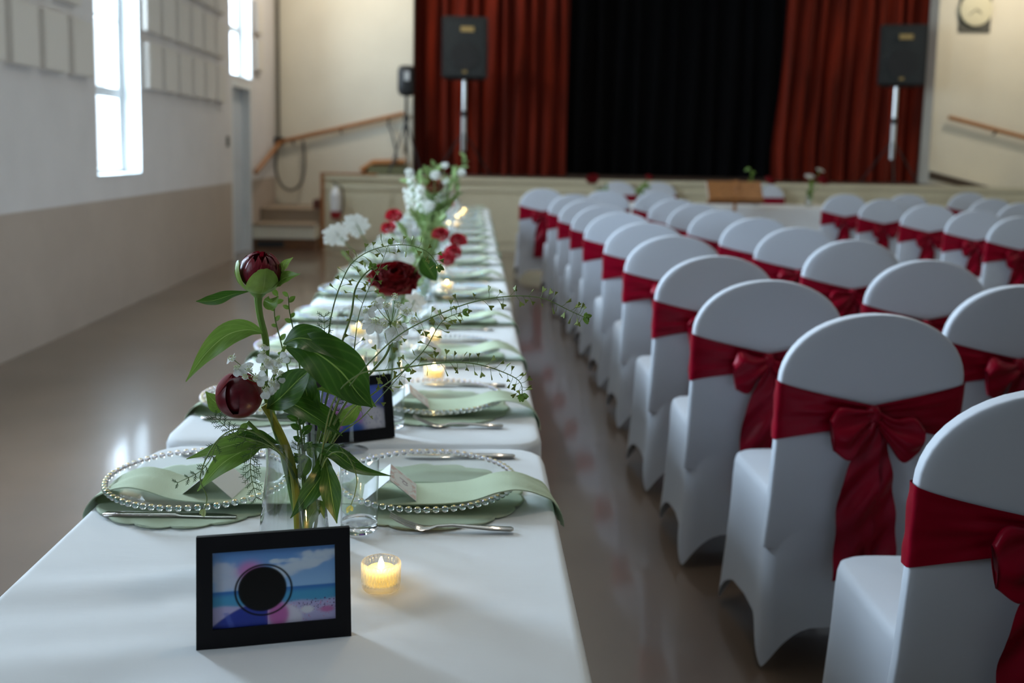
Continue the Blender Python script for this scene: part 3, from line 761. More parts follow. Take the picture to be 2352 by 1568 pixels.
def setting(k, side):
    Y = ROWS[k]; sx = 1 if side == 'right' else -1; cx = CXR if sx > 0 else CXL
    rs = np.random.RandomState(k*7+(0 if sx > 0 else 3)); jx, jy = (rs.uniform(-.008, .008, 2) if k else (0, 0)); Y += jy; cx += jx
    wh = '%s setting back on the table\'s %s side' % (ORD[k], side)
    rz = 0 if sx > 0 else PI
    tag(link('placemat', mat_me, None, (cx+.006*sx, Y+.004, TZ), (0, 0, .2*k)), 'sage green scalloped placemat under the glass charger, '+wh, 'placemat', 'scalloped placemats')
    c = thing('charger_plate', 'clear glass charger plate with beaded rim, '+wh, 'plate', (cx, Y, TZ+.0028), 0, 'beaded glass chargers')
    link('plate', charger_me, c)
    if k < 2:
        for q in range(66):
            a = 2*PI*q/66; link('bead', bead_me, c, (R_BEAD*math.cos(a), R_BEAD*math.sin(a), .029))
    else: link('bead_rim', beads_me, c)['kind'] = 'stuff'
    nx = TX1-.242 if sx > 0 else TX0+.240
    o = link('napkin', nap_me[(k+(sx > 0)) % 3], None, (nx, Y-.004, TZ+.0035), (0, 0, rz+rs.uniform(-.05, .05)))
    if sx < 0: o.scale = (1, -1, 1)
    tag(o, 'sage napkin draped over the table edge, '+wh, 'napkin', 'sage napkins')
    tag(link('place_card', card_me, None, ((cx-.062 if sx > 0 else cx+.035), Y-(.046 if sx > 0 else .032), TZ+.0205), (0, 0, rz+(.06 if sx > 0 else -.12)+rs.uniform(-.08, .08)*(k > 0))),
        'white folded place card on the napkin, '+wh, 'card', 'tent place cards')
    yn, yf = Y-.167, Y+.222
    f = thing('fork', 'steel dinner fork on the white cloth, '+wh, 'fork', (((-.028) if sx > 0 else (CXL+.0)), (yn if sx > 0 else yf), TZ), (-.04 if sx > 0 else PI+.03)+rs.uniform(-.04, .04), 'dinner forks')
    link('handle', fork_h, f)
    for q in range(4): link('tine', tine_me, f, (0, (q-1.5)*.0066, 0))
    n_ = thing('knife', 'steel dinner knife on the white cloth, '+wh, 'knife', ((-.02 if sx > 0 else CXL-.02), (yf if sx > 0 else Y-.115), TZ), (0 if sx > 0 else PI-.03)+rs.uniform(-.03, .03), 'dinner knives')
    link('handle', knife_h, n_); link('blade', knife_b, n_)
    gx, gy = (-.180, Y-.165) if sx > 0 else (-.358, Y+.16)
    if not (k == 0 and sx < 0):
        g = thing('tumbler', 'clear straight-sided glass tumbler, '+wh, 'glass', (gx, gy, TZ), 0, 'tumblers'); link('wall', tumbler_me, g); link('base', tumbase_me, g)
    g = thing('wine_glass', 'clear stemmed wine glass, '+wh, 'glass', ((-.245, Y+.265, TZ) if sx > 0 else (-.315, Y+.21, TZ)), 0, 'wine glasses')
    link('bowl', wine_me, g); link('foot_and_stem', winef_me, g)
for k in range(len(ROWS)):
    for side in ('right', 'left'): setting(k, side)

# ------------------------------------------------------------------ candles
vt = MB().lathe([(0, 0), (.024, 0), (.0265, .003), (.0272, .012), (.0275, .038), (.0265, .040), (.0235, .0395), (.0228, .03), (.0225, .010), (0, .009)], 224,
                rmod=lambda a, z: 1+(.030*math.cos(28*a) if .004 < z < .0385 else 0)).mesh('holder', m_ribbed, sharp=0)
wx = MB().lathe([(0, .0095), (.0195, .0095), (.0205, .012), (.0205, .0285), (.019, .030), (.006, .0290), (0, .0290)], 28).mesh('candle', m_wax)
fl = MB().lathe([(0, .0285), (.0034, .030), (.0046, .0335), (.0040, .038), (.0020, .0435), (0, .047)], 14).mesh('flame', m_flame)
def candle(x, y, label, i):
    t = thing('tealight_candle', label, 'candle', (x, y, TZ), .3*i, 'lit tealights in ribbed glass')
    link('holder', vt, t); link('candle', wx, t); link('flame', fl, t)
    l = bpy.data.lights.new('tealight_glow', 'POINT'); l.energy = .10; l.color = (1, .66, .28); l.shadow_soft_size = .006
    o = bpy.data.objects.new('tealight_glow', l); C.objects.link(o); o.location = (x, y, TZ+.050)
cpx = [(875, 1350, 'beside the beach photo'), (997, 872, 'near the second card on the right'), (993, 787, 'just before the third plate on the right'), (823, 772, 'behind the big peony leaves'),
       (812, 850, 'behind the second framed photo'), (1026, 667, 'left of the fifth plate on the right'), (1008, 632, 'under the red flowers'), (1046, 522, 'right of the white stock flowers'),
       (1050, 506, 'just beyond the one beside the stock flowers'), (1060, 498, 'second last before the end of the table'), (1066, 490, 'nearest the far end of the table'), (1030, 522, 'half hidden behind the tall bouquet')]
for i, (px, py, s) in enumerate(cpx):
    p = onz(px, py, TZ); candle(p[0], p[1], 'lit tealight in a ribbed glass holder '+s, i)

# ------------------------------------------------------------------ framed photos
def photo_colors(n, m, kind):
    rs = np.random.RandomState(4 if kind == 0 else 9)
    def noise(fx, fy):
        A = rs.rand(fy+2, fx+2); X = np.linspace(0, fx, n); Y = np.linspace(0, fy, m); out = np.zeros((n, m))
        xi, yi = X.astype(int), Y.astype(int); xf, yf = X-xi, Y-yi; xf = xf*xf*(3-2*xf); yf = yf*yf*(3-2*yf)
        for i in range(n):
            a = A[yi, xi[i]]*(1-xf[i])+A[yi, xi[i]+1]*xf[i]; b_ = A[yi+1, xi[i]]*(1-xf[i])+A[yi+1, xi[i]+1]*xf[i]
            out[i] = a*(1-yf)+b_*yf
        return out
    u, v = np.meshgrid(np.linspace(0, 1, n), np.linspace(0, 1, m), indexing='ij')   # v up
    c = lambda *a: np.array(srgb(*a))
    img = np.zeros((n, m, 3))
    def blend(mask, col): img[:] = img*(1-mask[..., None])+np.asarray(col)*mask[..., None]
    S = lambda x, e=.02: 1/(1+np.exp(-np.clip(x/e, -40, 40)))
    if kind == 0:
        img[:] = c(96, 146, 212); blend(np.clip(1-(v-.5)*2.1, 0, 1), c(152, 194, 236))
        cl = noise(5, 6)*.6+noise(12, 12)*.3+noise(28, 24)*.12
        blend(S(cl-.40-.9*np.clip(np.hypot((u-.88)*1.1, (v-.82-.35*(u-.88))*3)-.15, 0, 1), .04), c(206, 220, 236))
        blend(S(cl-.34-1.2*np.clip(np.hypot((u-.08)*1.3, (v-.70+.5*(u-.08))*2.2)-.12, 0, 1), .05), c(196, 206, 228))
        blend(S(cl-.40-2.4*np.clip(np.hypot((u-.62)*.8, (v-.83)*4)-.06, 0, 1), .03), c(206, 222, 238))
        blend(S(.475-v, .004), c(58, 116, 192)); blend(S(.425-v, .015), c(78, 160, 204))
        blend(S(.275-v+.01*np.sin(u*20), .008), c(186, 180, 222))
        sp = noise(90, 60); blend(((sp > .80) & (v < .30) & (v > .13) & (u > .5))*1., c(92, 70, 128)); blend(((sp < .13) & (v < .26) & (u > .5))*1., c(206, 96, 160))
        blend(S(.055-np.hypot((u-.765)*1.0, (v-.155)*1.1), .006), c(226, 226, 238))
        blend(S(.04-np.hypot((u-.93)*.7, (v-.14)), .006), c(196, 120, 176))
        blend(S(.30*(1-((u-.46)/.47)**2)+.02-v, .006)*(u < .44), c(44, 62, 158))
        blend(S(.022-np.abs(u-.13+.25*(v-.1)), .004)*(v < .2)*.5, c(90, 110, 200))
        blend(S(.19-np.hypot((u-.60)*1.5, (v-.05)), .01), c(222, 218, 236))
        blend(S(.10-np.hypot((u-.53)*1.2, (v-.12)*.6), .01), c(196, 108, 176))
        blend(S(.11-np.hypot((u-.30)*1.1, (v-.72)*.9), .02), c(206, 134, 196))
        d = np.hypot((u-.40)*1.49, v-.475)
        blend(S(.012-abs(np.hypot((u-.41)*1.44, v-.46)-.33), .0035), c(0, 0, 0)); blend(S(.295-d, .004), c(0, 0, 0))
    else:
        img[:] = c(70, 86, 176); blend(S(v-.9+.3*u, .1), c(96, 116, 206)); blend(S(.62-v-.25*(1-u), .03), c(48, 58, 140))
        blend(S(.50-v-.1*np.sin(u*7), .03), c(208, 204, 214)); ln = noise(40, 14); blend((ln > .72)*S(.45-v)*.5, c(150, 150, 178))
        fl_ = noise(14, 11); blend(S(.36-np.hypot((u-.22)*.8, v-.30), .03), c(116, 92, 190)); blend(S(.30-np.hypot((u-.30)*.9, v-.26), .04)*(fl_ > .5), c(196, 112, 190))
        blend(S(.26-np.hypot((u-.2)*.9, v-.55), .04)*(fl_ < .45), c(160, 150, 214)); blend(S(.16-np.hypot((u-.52)*.9, v-.03), .02), c(60, 96, 176)); blend(S(.15-np.hypot((u-.34), v-.7), .05), c(190, 176, 220))
    return img.reshape(-1, 3)
def frame(pl, pr, z, label, kind):
    """standing frame leaning back, its front bottom corners at pl and pr"""
    pl, pr = np.asarray(pl), np.asarray(pr); d = pr-pl; W_ = .189; H_ = .136; rz = math.atan2(d[1], d[0]); mid = (pl+pr)/2
    t = thing('photo_frame', label, 'picture frame', (mid[0], mid[1], z), rz, 'black framed photos')
    lean = math.radians(-12)
    ow, oh, iw, ih, tk = W_/2, H_, .0752, .0465, .014; zc = H_/2+.001
    b = MB(); O = [(-ow, 0), (ow, 0), (ow, oh), (-ow, oh)]; I = [(-iw, zc-ih), (iw, zc-ih), (iw, zc+ih), (-iw, zc+ih)]
    V = [(x, 0, z_) for x, z_ in O]+[(x, 0, z_) for x, z_ in I]+[(x, tk, z_) for x, z_ in O]+[(x, .006, z_) for x, z_ in I]; F = []
    for i in range(4):
        j = (i+1) % 4; F += [(i, j, 4+j, 4+i), (4+i, 4+j, 12+j, 12+i), (i, 8+i, 8+j, j)]
    F.append((8, 11, 10, 9)); b.add(V, F)
    rim = b.build('frame', m_frame, t, smooth=False); rim.rotation_euler = (lean, 0, 0)
    n, m = 240, 160; P = np.zeros((n, m, 3)); X = np.linspace(-iw, iw, n); Z = np.linspace(zc-ih, zc+ih, m)
    P[..., 0] = X[:, None]; P[..., 2] = Z[None]; P[..., 1] = .0045
    pr_ = MB().grid(P, col=photo_colors(n, m, kind)).build('photo_print', m_print, t, smooth=False); pr_.rotation_euler = (lean, 0, 0)
    e = MB().box(-.03, .03, .0145, .018, .01, .10); e = e.build('easel_leg', m_frame, t, smooth=False); e.rotation_euler = (math.radians(20), 0, 0); e.location = (0, .064, 0)
    return t
a, b_ = onz(455, 1495, TZ), onz(803, 1462, TZ)
frame(a, b_, TZ+.001, 'black framed beach photo with a black disc over the faces, standing nearest the camera', 0)
a, b_ = onz(712, 1028, TZ), onz(906, 1004, TZ)
frame(a, b_, TZ+.001, 'black framed photo of purple flowers standing behind the nearest vase', 1)

# ================================================================== flowers
def nrm(v): v = np.asarray(v, float); return v/(np.linalg.norm(v)+1e-12)
def frame3(d, roll=0.):
    d = nrm(d); a = np.array([0, 0, 1.]) if abs(d[2]) < .95 else np.array([0, 1., 0]); r = nrm(np.cross(a, d)); u = np.cross(d, r)
    r2 = r*math.cos(roll)+u*math.sin(roll); return np.stack([r2, np.cross(d, r2), d], 1)     # columns: side, side, axis
def place(o, pos, d, roll=0., scale=1.):
    R3 = frame3(d, roll)*scale
    o.matrix_local = Matrix(((R3[0][0], R3[0][1], R3[0][2], pos[0]), (R3[1][0], R3[1][1], R3[1][2], pos[1]), (R3[2][0], R3[2][1], R3[2][2], pos[2]), (0, 0, 0, 1)))
    return o
def blade(pts, width, nrm0, fold=.25, wave=.03, n=18, m=9, peak=.42, seed=0, tipw=.0, pw=.85):
    """leaf blade: centre line, full width, facing direction"""
    P = spline(pts, n); T = np.gradient(P, axis=0); out = np.zeros((n, m, 3))
    for i in range(n):
        t = i/(n-1); tt = nrm(T[i]); s = nrm(np.cross(nrm0, tt)); nn = nrm(np.cross(tt, s))
        e = math.log(.5)/math.log(peak); wd = width/2*math.sin(PI*min(.999, max(.001, t))**e)**pw*(1-.35*(pw > 1)*t**4)+tipw+.0006
        for k in range(m):
            v = k/(m-1)*2-1
            out[i, k] = P[i]+s*wd*v+nn*wd*(fold*abs(v)**1.3+wave*3*math.sin(t*17+seed+(2 if v > 0 else 0))*abs(v)**2)
    return out
def toward(p, roll, tilt=0.):
    """direction from p to the eye, turned sideways by roll and up by tilt (degrees)"""
    v = nrm(EYE-np.asarray(p)); a, b_ = math.radians(roll), math.radians(tilt)
    v = np.array([v[0]*math.cos(a)-v[1]*math.sin(a), v[0]*math.sin(a)+v[1]*math.cos(a), v[2]]); v[2] += math.sin(b_); return nrm(v)
VY = 1.49
vb = ony(676, 1225, VY); VX = vb[0]
def px(x, y, dy=0.): return ony(x, y, VY+dy)
def pleaf(parent, loc, pts, wpx, roll=0, tilt=25, fold=.25, m=None, name='leaf', wave=.03, peak=.42, seed=0):
    W3 = [px(*p) for p in pts]; mid = W3[len(W3)//2]
    P = blade(W3, 1.08*wpx*VY/FPX, toward(mid, roll, tilt), fold, wave, 24, 11, peak, seed, 0, 1.12)
    return MB().grid(P).build(name, m or m_leaf, parent, loc, sharp=0)
def pstem(parent, loc, pts, rad, m=None, name='stem', n=26, rn=8):
    W3 = spline([px(*p) for p in pts], n); r = np.interp(np.linspace(0, 1, n), np.linspace(0, 1, len(rad)), rad) if not np.isscalar(rad) else rad
    return MB().tube(W3, r, rn).build(name, m or m_stem, parent, loc)
# vase: pinched neck, flaring foot
vase_prof = [(0, .004), (.050, .002), (.0545, .006), (.0530, .03), (.0490, .07), (.0445, .105), (.0415, .13), (.0415, .145), (.0425, .165), (.0440, .178), (.0434, .1790), (.0418, .165), (.0405, .145), (.0405, .13), (.0433, .105), (.0478, .07), (.0515, .03), (.051, .012), (0, .011)]
vase_me = MB().lathe(vase_prof, 56).mesh('vase', m_gvase)
VL = (VX, VY, TZ)
tag(link('flower_vase', vase_me, None, VL), 'clear glass vase with pinched neck holding peonies, nearest the camera', 'vase')
FB = 'flowers in the nearest vase'
def sphere_patch(c, axis, roll, r0, th0, th1, half, n=14, m=13, point=.0, rag=0., seed=0, flare=0., bulge=0.):
    """petal lying on a sphere: from polar angle th0 (base) to th1 (tip), half width in longitude"""
    R3 = frame3(axis, roll); rs = np.random.RandomState(seed); P = np.zeros((n, m, 3))
    for i in range(n):
        t = i/(n-1); wl = half*(math.sin(PI*(.08+.80*t)))**.6 if not point else half*math.sin(PI*(.12+.88*t*(1-.03)))**point
        for k in range(m):
            v = k/(m-1)*2-1; ed = th1+rag*math.sin(v*9+seed)*.5+rag*math.sin(v*17+2*seed)*.3-.22*abs(v)**2.2*(th1-th0)*.5
            th = th0+(ed-th0)*t; ph = wl*v/max(.35, math.sin(min(th, PI-.3)))
            r = r0*(1+flare*t**3+bulge*math.sin(PI*t)-.02*abs(v))
            # polar angle measured from the base (-axis)
            P[i, m-1-k] = np.asarray(c)+R3@np.array([r*math.sin(th)*math.cos(ph), r*math.sin(th)*math.sin(ph), -r*math.cos(th)])
    return P
# --- upper peony: half-open bud in green sepals
L0 = VL
t = thing('peony', 'tall half-open burgundy peony bud still cupped by green sepals, highest in the nearest vase', 'flower', L0, 0, FB)
pstem(t, L0, [(694, 1262, .0), (676, 1150, 0), (650, 1030, 0), (628, 965, 0), (612, 905, 0), (607, 850, 0), (612, 800, 0), (607, 765, 0), (598, 730, 0), (593, 695, 0), (594, 675, 0)], (.0045, .0065, .0075, .0062, .0055, .0052, .0050, .0052, .005, .0055, .007), m_stem)
bc = px(597, 626, 0); ax = nrm(px(600, 590, .0)-px(592, 690, .0)+np.array([.0, -.006, 0])); RB = .0330
for k in range(15):
    P = sphere_patch(bc+ax*.004, ax, k*2.4, RB*(.96-.030*(k % 5)), .5, 1.95+.20*(k % 5), .80, 18, 17, rag=.34, seed=k, bulge=.04, flare=-.06+.05*(k % 3))
    MB().grid(P).build('petal', m_petal if k % 2 else m_petal2, t, L0, sharp=0)
view = nrm(EYE-bc)
def roll_to(axis, d):
    R3 = frame3(axis, 0); return math.atan2(R3[:, 1]@d, R3[:, 0]@d)
rv = roll_to(ax, view)
right = nrm(px(700, 626, 0)-px(500, 626, 0))
for k, (dr, th1, half, fl_) in enumerate(((.22, 1.92, .80, .02), (-1.25, 2.05, .42, .10), (1.35, 1.55, .55, .06), (2.9, 1.8, .7, .02))):
    rr = rv+dr*(1 if roll_to(ax, nrm(view+right*.3)) > rv else -1)
    P = sphere_patch(bc+ax*.002, ax, rr, RB*1.05, .12, th1, half, flare=fl_, seed=k, rag=.03)
    MB().grid(P).build('sepal', m_sepal, t, L0, sharp=0)
MB().lathe([(.004, -.002), (.012, .006), (.018, .014), (.0, .016)], 14).build('calyx', m_stem, t).location = tuple(px(594, 683, 0)-np.array(L0))
pleaf(t, L0, [(578, 668, -.005), (535, 676, -.01), (490, 690, -.015), (450, 692, -.02)], 28, 10, 40, .3, peak=.62)
pleaf(t, L0, [(628, 655, 0), (655, 638, -.01), (690, 629, -.02)], 30, -20, 30, .3, m_leafl)
pleaf(t, L0, [(636, 634, 0), (652, 612, -.005), (673, 591, -.01)], 20, -30, 20, .35, m_sepal, peak=.5)
pleaf(t, L0, [(553, 655, .0), (545, 625, -.005), (549, 598, -.005)], 16, 40, 10, .2, m_sepal)
pleaf(t, L0, [(606, 690, -.004), (625, 695, -.012), (640, 680, -.016)], 28, 0, 0, .5, m_leafl)
pleaf(t, L0, [(608, 766, -.004), (570, 757, -.015), (520, 770, -.03), (470, 815, -.04), (427, 876, -.045)], 48, 25, 20, .5, m_leafl, peak=.5, seed=2)
# --- lower peony: tight round ball
t = thing('peony', 'tight round dark burgundy peony ball hanging at the left of the nearest vase', 'flower', L0, 0, FB)
pstem(t, L0, [(688, 1255, .01), (682, 1150, .005), (664, 1060, -.01), (640, 1035, -.02), (605, 1003, -.03), (568, 968, -.035)], (.0035, .0035, .0033, .003, .0028, .003), m_stem)
bc2 = px(549, 908, -.035); ax2 = nrm(px(546, 860, -.035)-px(560, 968, -.035)+np.array([0, -.012, 0])); v2 = nrm(EYE-bc2); r2 = roll_to(ax2, v2); R2 = .0345
sgn = 1 if roll_to(ax2, nrm(v2+right*.3)) > r2 else -1
MB().ball(bc2, R2*.80, 12, 16).build('inner_petals', m_petal, t, L0)
for k, (dr, half, rr, th0, th1) in enumerate(((.92, 1.03, 1.0, .02, 2.72), (-1.42, .88, .985, .02, 2.70), (3.0, 1.2, .97, .02, 2.7), (2.0, .9, 1.01, .02, 2.4), (-.3, .55, .985, .02, 1.05))):
    P = sphere_patch(bc2, ax2, r2+sgn*dr, R2*rr, th0, th1, half*.95, 18, 17, seed=k, flare=.0)
    MB().grid(P).build('petal', m_petal, t, L0, sharp=0)
for k, (dr, th1) in enumerate(((-1.5, 2.75), (1.4, 2.7))):
    P = sphere_patch(bc2+ax2*.003, ax2, r2+sgn*dr, R2*.97, 1.7, th1+.25, .5, 12, 13, rag=.22, seed=k+4)
    MB().grid(P).build('petal', m_petalo, t, L0, sharp=0)
pleaf(t, L0, [(520, 935, -.03), (497, 925, -.03), (472, 899, -.03)], 40, 0, 10, .2, m_leafl)
pleaf(t, L0, [(568, 972, -.035), (558, 982, -.04), (543, 992, -.04)], 13, 0, 10, .2, m_leafl)
# --- thick leafy peony branch
t = thing('peony_foliage', 'branch of broad glossy peony leaves spreading right of the peonies in the nearest vase', 'foliage', L0, 0, FB)
pstem(t, L0, [(684, 1262, -.01), (679, 1130, -.012), (668, 1060, -.012), (650, 1010, -.012), (625, 960, -.012), (606, 930, -.012)], (.0045, .0058, .0064, .0064, .006, .0055), m_stemy)
pstem(t, L0, [(618, 945, -.012), (626, 890, -.02), (640, 830, -.025), (655, 795, -.03)], .0025, m_stem)
for pts, wpx, roll, tilt, fold, mm, pk, sd in (
    ([(650, 790, -.03), (690, 776, -.035), (740, 792, -.04), (797, 838, -.05)], 62, -15, 45, .25, m_leaf, .45, 1),
    ([(655, 797, -.03), (715, 805, -.045), (780, 850, -.055), (824, 905, -.06), (856, 936, -.065)], 104, -10, 35, .22, m_leaf, .45, 2),
    ([(728, 893, -.03), (780, 892, -.04), (830, 912, -.05), (864, 934, -.055)], 42, 20, 5, .2, m_leafl, .5, 3),
    ([(612, 938, -.03), (645, 912, -.045), (685, 872, -.055), (718, 844, -.06)], 66, 15, 25, .25, m_leaf, .5, 4),
    ([(618, 928, -.02), (665, 925, -.03), (720, 955, -.04), (787, 1001, -.045)], 52, -10, 45, .3, m_leaf, .45, 5),
    ([(670, 870, -.01), (706, 895, -.015), (718, 945, -.02), (712, 925, -.02)], 40, 20, 15, .25, m_leaf, .4, 6),
    ([(700, 905, -.01), (738, 950, -.015), (760, 985, -.015), (757, 1022, -.015)], 46, 0, 20, .2, m_leaf, .5, 7),
    ([(660, 850, -.005), (690, 870, -.01), (705, 905, -.02), (700, 930, -.02)], 56, -20, 10, .2, m_leaf, .5, 8),
    ([(832, 918, -.01), (800, 955, -.01), (765, 978, -.01)], 34, 20, 10, .2, m_leafl, .5, 9),
    ([(650, 1030, -.02), (590, 1012, -.03), (520, 1025, -.045), (428, 1054, -.05)], 50, 5, 45, .2, m_leafl, .5, 10),
    ([(612, 1018, -.02), (570, 1030, -.03), (510, 1065, -.045), (453, 1128, -.05)], 50, 15, 25, .3, m_leafl, .5, 11),
    ([(652, 1032, -.02), (612, 1010, -.03), (575, 998, -.035), (538, 1004, -.04)], 26, 0, 35, .3, m_leaf, .5, 12),
    ([(738, 1036, -.02), (740, 1085, -.035), (705, 1140, -.04), (667, 1190, -.04)], 46, 10, 5, .3, m_leaf, .45, 13),
    ([(746, 1048, -.03), (756, 1100, -.04), (764, 1150, -.04), (774, 1202, -.04)], 44, -10, 5, .3, m_leaf, .5, 14),
    ([(714, 1020, -.02), (770, 1042, -.04), (825, 1078, -.05), (898, 1093, -.055)], 36, 0, 45, .25, m_leaf, .42, 15),
    ([(700, 1230, -.012), (712, 1190, -.02), (735, 1160, -.02), (745, 1190, -.02)], 26, 0, 10, .3, m_leafl, .5, 16),
    ([(675, 1040, -.005), (700, 1060, -.01), (690, 1085, -.012), (650, 1095, -.012)], 30, 0, 20, .25, m_leafl, .5, 17),
    ([(686, 782, .0), (697, 765, 0), (728, 760, 0)], 22, 0, 20, .3, m_leaf, .5, 18)):
    pleaf(t, L0, pts, wpx, roll, tilt, fold, mm, peak=pk, seed=sd)
pstem(t, L0, [(690, 1250, -.012), (712, 1130, -.02), (722, 1050, -.02), (712, 1015, -.02)], .0022, m_stem)
# --- white lace flowers
petal_big = MB().grid(blade([(0, 0, 0), (0, .0045, .0006), (0, .009, .0004), (0, .0128, -.0012)], .0078, np.array([0, 0, 1.]), .06, .03, 9, 7, .66, 1)).mesh('petal', m_petalw, sharp=0)
petal_small = MB().grid(blade([(0, 0, 0), (0, .0022, .0006), (0, .0044, .0)], .0032, np.array([0, 0, 1.]), .15, .02, 6, 5, .6, 2)).mesh('petal', m_petalw, sharp=0)
cb = MB()
for k in range(14):
    a = k*2.399; r = .0042*math.sqrt(k/14); cb.ball((r*math.cos(a), r*math.sin(a), .002+.0012*(k % 3)), .0009, 4, 5)
floret_c = cb.mesh('floret', m_cream)
def lace(parent, loc, heads, hub, up, seed, big=True, dense=1.0):
    rs = random.Random(seed); loc = np.array(loc); pd = MB()
    hubp = px(*hub); cen = np.mean([px(*h[:3]) for h in heads], 0)
    for (x, y, dy, n_big, s) in heads:
        s = s*1.22; p = px(x, y, dy); d = nrm((p-cen)*6+np.array([0, -.5, .55])+np.array([rs.uniform(-.3, .3), rs.uniform(-.3, .1), rs.uniform(-.3, .3)]))
        pd.tube(spline([hubp, hubp*.45+p*.55+np.array([0, 0, -.002]), p-d*.001], 6), .0006, 5)
        f = place(link('floret', floret_c, parent), p-loc, d, rs.uniform(0, 6), s)
        out = nrm(p-cen); Rm = frame3(d, 0)
        base = rs.uniform(0, 6)
        for k in range(7):
            a = base+k*2*PI/7
            o = link('petal', petal_big if k < n_big else petal_small, f)
            o.rotation_euler = (rs.uniform(-.5, .25), rs.uniform(-.2, .2), a if k >= n_big else base+k*.8)
            o.scale = (1, rs.uniform(.8, 1.15), 1)
    pd.build('pedicels', m_stemthin, parent, loc)
t = thing('lace_flower', 'cluster of small white lace flowers between the two peonies', 'flower', L0, 0, FB)
pstem(t, L0, [(700, 1260, .01), (690, 1130, .005), (655, 1040, .0), (628, 985, -.015), (622, 930, -.03), (616, 880, -.045)], .0018, m_stemthin)
lace(t, L0, [(535, 824, -.05, 2, 1.0), (545, 846, -.05, 3, 1.0), (572, 850, -.055, 2, .95), (604, 812, -.045, 1, .9), (612, 832, -.055, 3, 1.0), (588, 868, -.06, 3, 1.05), (604, 846, -.06, 1, .9), (640, 828, -.05, 2, .95), (632, 850, -.06, 3, 1.1), (624, 880, -.06, 3, 1.05), (612, 895, -.06, 3, .95), (563, 866, -.06, 2, .9), (606, 797, -.045, 1, .8), (645, 858, -.05, 2, .9)], (616, 884, -.045), None, 3)
t = thing('lace_flower', 'white lace flower head in front of the dark red peony, right of the peony leaves', 'flower', L0, 0, FB)
pstem(t, L0, [(705, 1262, .0), (715, 1120, -.01), (745, 1020, -.02), (800, 915, -.02), (850, 858, -.02), (886, 815, -.02), (899, 775, -.02), (897, 740, -.02)], .0020, m_stemthin)
lace(t, L0, [(862, 700, -.02, 3, 1.05), (888, 704, -.025, 0, 1.0), (912, 702, -.02, 1, 1.0), (908, 683, -.01, 0, 1.0), (932, 718, -.02, 3, 1.15), (948, 738, -.02, 3, 1.1), (862, 742, -.03, 4, 1.25), (882, 748, -.03, 3, 1.1), (910, 748, -.035, 4, 1.35), (900, 765, -.035, 3, 1.1), (842, 715, -.02, 3, 1.0), (878, 690, -.01, 0, .9)], (898, 742, -.02), None, 8)
# --- shepherd's purse sprays
pod = MB()
P = np.zeros((2, 9, 3)); prof = [(0, 0), (.0012, .0022), (.0032, .0055), (.0036, .0068), (.0022, .0074), (0, .0062)]
V = [(x, .0004, z) for x, z in prof]+[(-x, .0004, z) for x, z in reversed(prof[1:-1])]; n = len(V)
V2 = V+[(x, -.0004, z) for x, _, z in V]
pod.add(V2, [tuple(range(n)), tuple(reversed(range(n, 2*n)))]+[(i, (i+1) % n, n+(i+1) % n, n+i) for i in range(n)])
pod_me = pod.mesh('seed_pod', m_pod, smooth=False)
leaflet = MB().grid(blade([(0, 0, 0), (0, .004, .001), (0, .009, 0)], .004, np.array([0, 0, 1.]), .3, .02, 6, 5, .5, 1)).mesh('leaflet', m_leafl, sharp=0)
def purse(label, pts, t0, n_pod, seed, rad=(.0016, .0012, .0008, .0005), tuft=6, up=.5, ml=None):
    rs = random.Random(seed); t = thing('seed_spray', label, 'foliage', L0, 0, FB); loc = np.array(L0)
    W3 = spline([px(*p) for p in pts], 60); r = np.interp(np.linspace(0, 1, 60), np.linspace(0, 1, len(rad)), rad)
    b = MB(); b.tube(W3, r, 6); T = np.gradient(W3, axis=0)
    for k in range(n_pod):
        u = t0+(1-t0)*(k+rs.uniform(0, .8))/n_pod; i = min(58, int(u*59)); p = W3[i]; tt = nrm(T[i])
        v = nrm(EYE-p); s = nrm(np.cross(tt, v)); a = (1 if k % 2 else -1)
        d = nrm(s*a*rs.uniform(.6, 1.1)+tt*rs.uniform(-.1, .7)+v*rs.uniform(-.7, .5)); L = rs.uniform(.008, .017)*(1-.35*u)
        q = p+d*L; b.tube(spline([p, p*.5+q*.5+tt*.001, q], 4), .00032, 4, False)
        place(link('seed_pod', pod_me, t), q-loc-d*.0005, nrm(d+np.array([rs.uniform(-.3, .3)]*3)), rs.uniform(0, 6), rs.uniform(.8, 1.25))
    b.build('stem', m_stemthin, t, loc)
    for k in range(tuft):
        d = nrm(nrm(T[-1])+np.array([rs.uniform(-1, 1), rs.uniform(-1, 1), rs.uniform(-1, 1)])*.9)
        o = link('leaflet', leaflet, t); y = d; z = nrm(np.cross(np.cross(y, nrm(EYE-W3[-1])), y)); x = np.cross(y, z); s_ = rs.uniform(.7, 1.3); p = W3[-1]-loc
        o.matrix_local = Matrix(((x[0]*s_, y[0]*s_, z[0]*s_, p[0]), (x[1]*s_, y[1]*s_, z[1]*s_, p[1]), (x[2]*s_, y[2]*s_, z[2]*s_, p[2]), (0, 0, 0, 1)))
    return t
inv = [(698, 1262, .0), (712, 1120, .0), (735, 1030, .0)]
purse('thin seed spray arching highest over the dark red peony', [(700, 1262, .0), (716, 1100, .02), (735, 950, .03), (752, 800, .03), (760, 730, .03), (778, 665, .03), (808, 605, .03), (860, 572, .03), (925, 562, .03), (978, 576, .03), (1008, 610, .03)], .5, 30, 1, tuft=10)
purse('stiff green sprig with a star-shaped flower tuft left of the dark red peony', [(703, 1262, .0), (716, 1110, .02), (740, 960, .0), (780, 805, .0), (806, 724, .0), (815, 668, .0), (832, 636, .0), (853, 616, .0)], .68, 8, 2, (.002, .0019, .0016, .0012), 22)
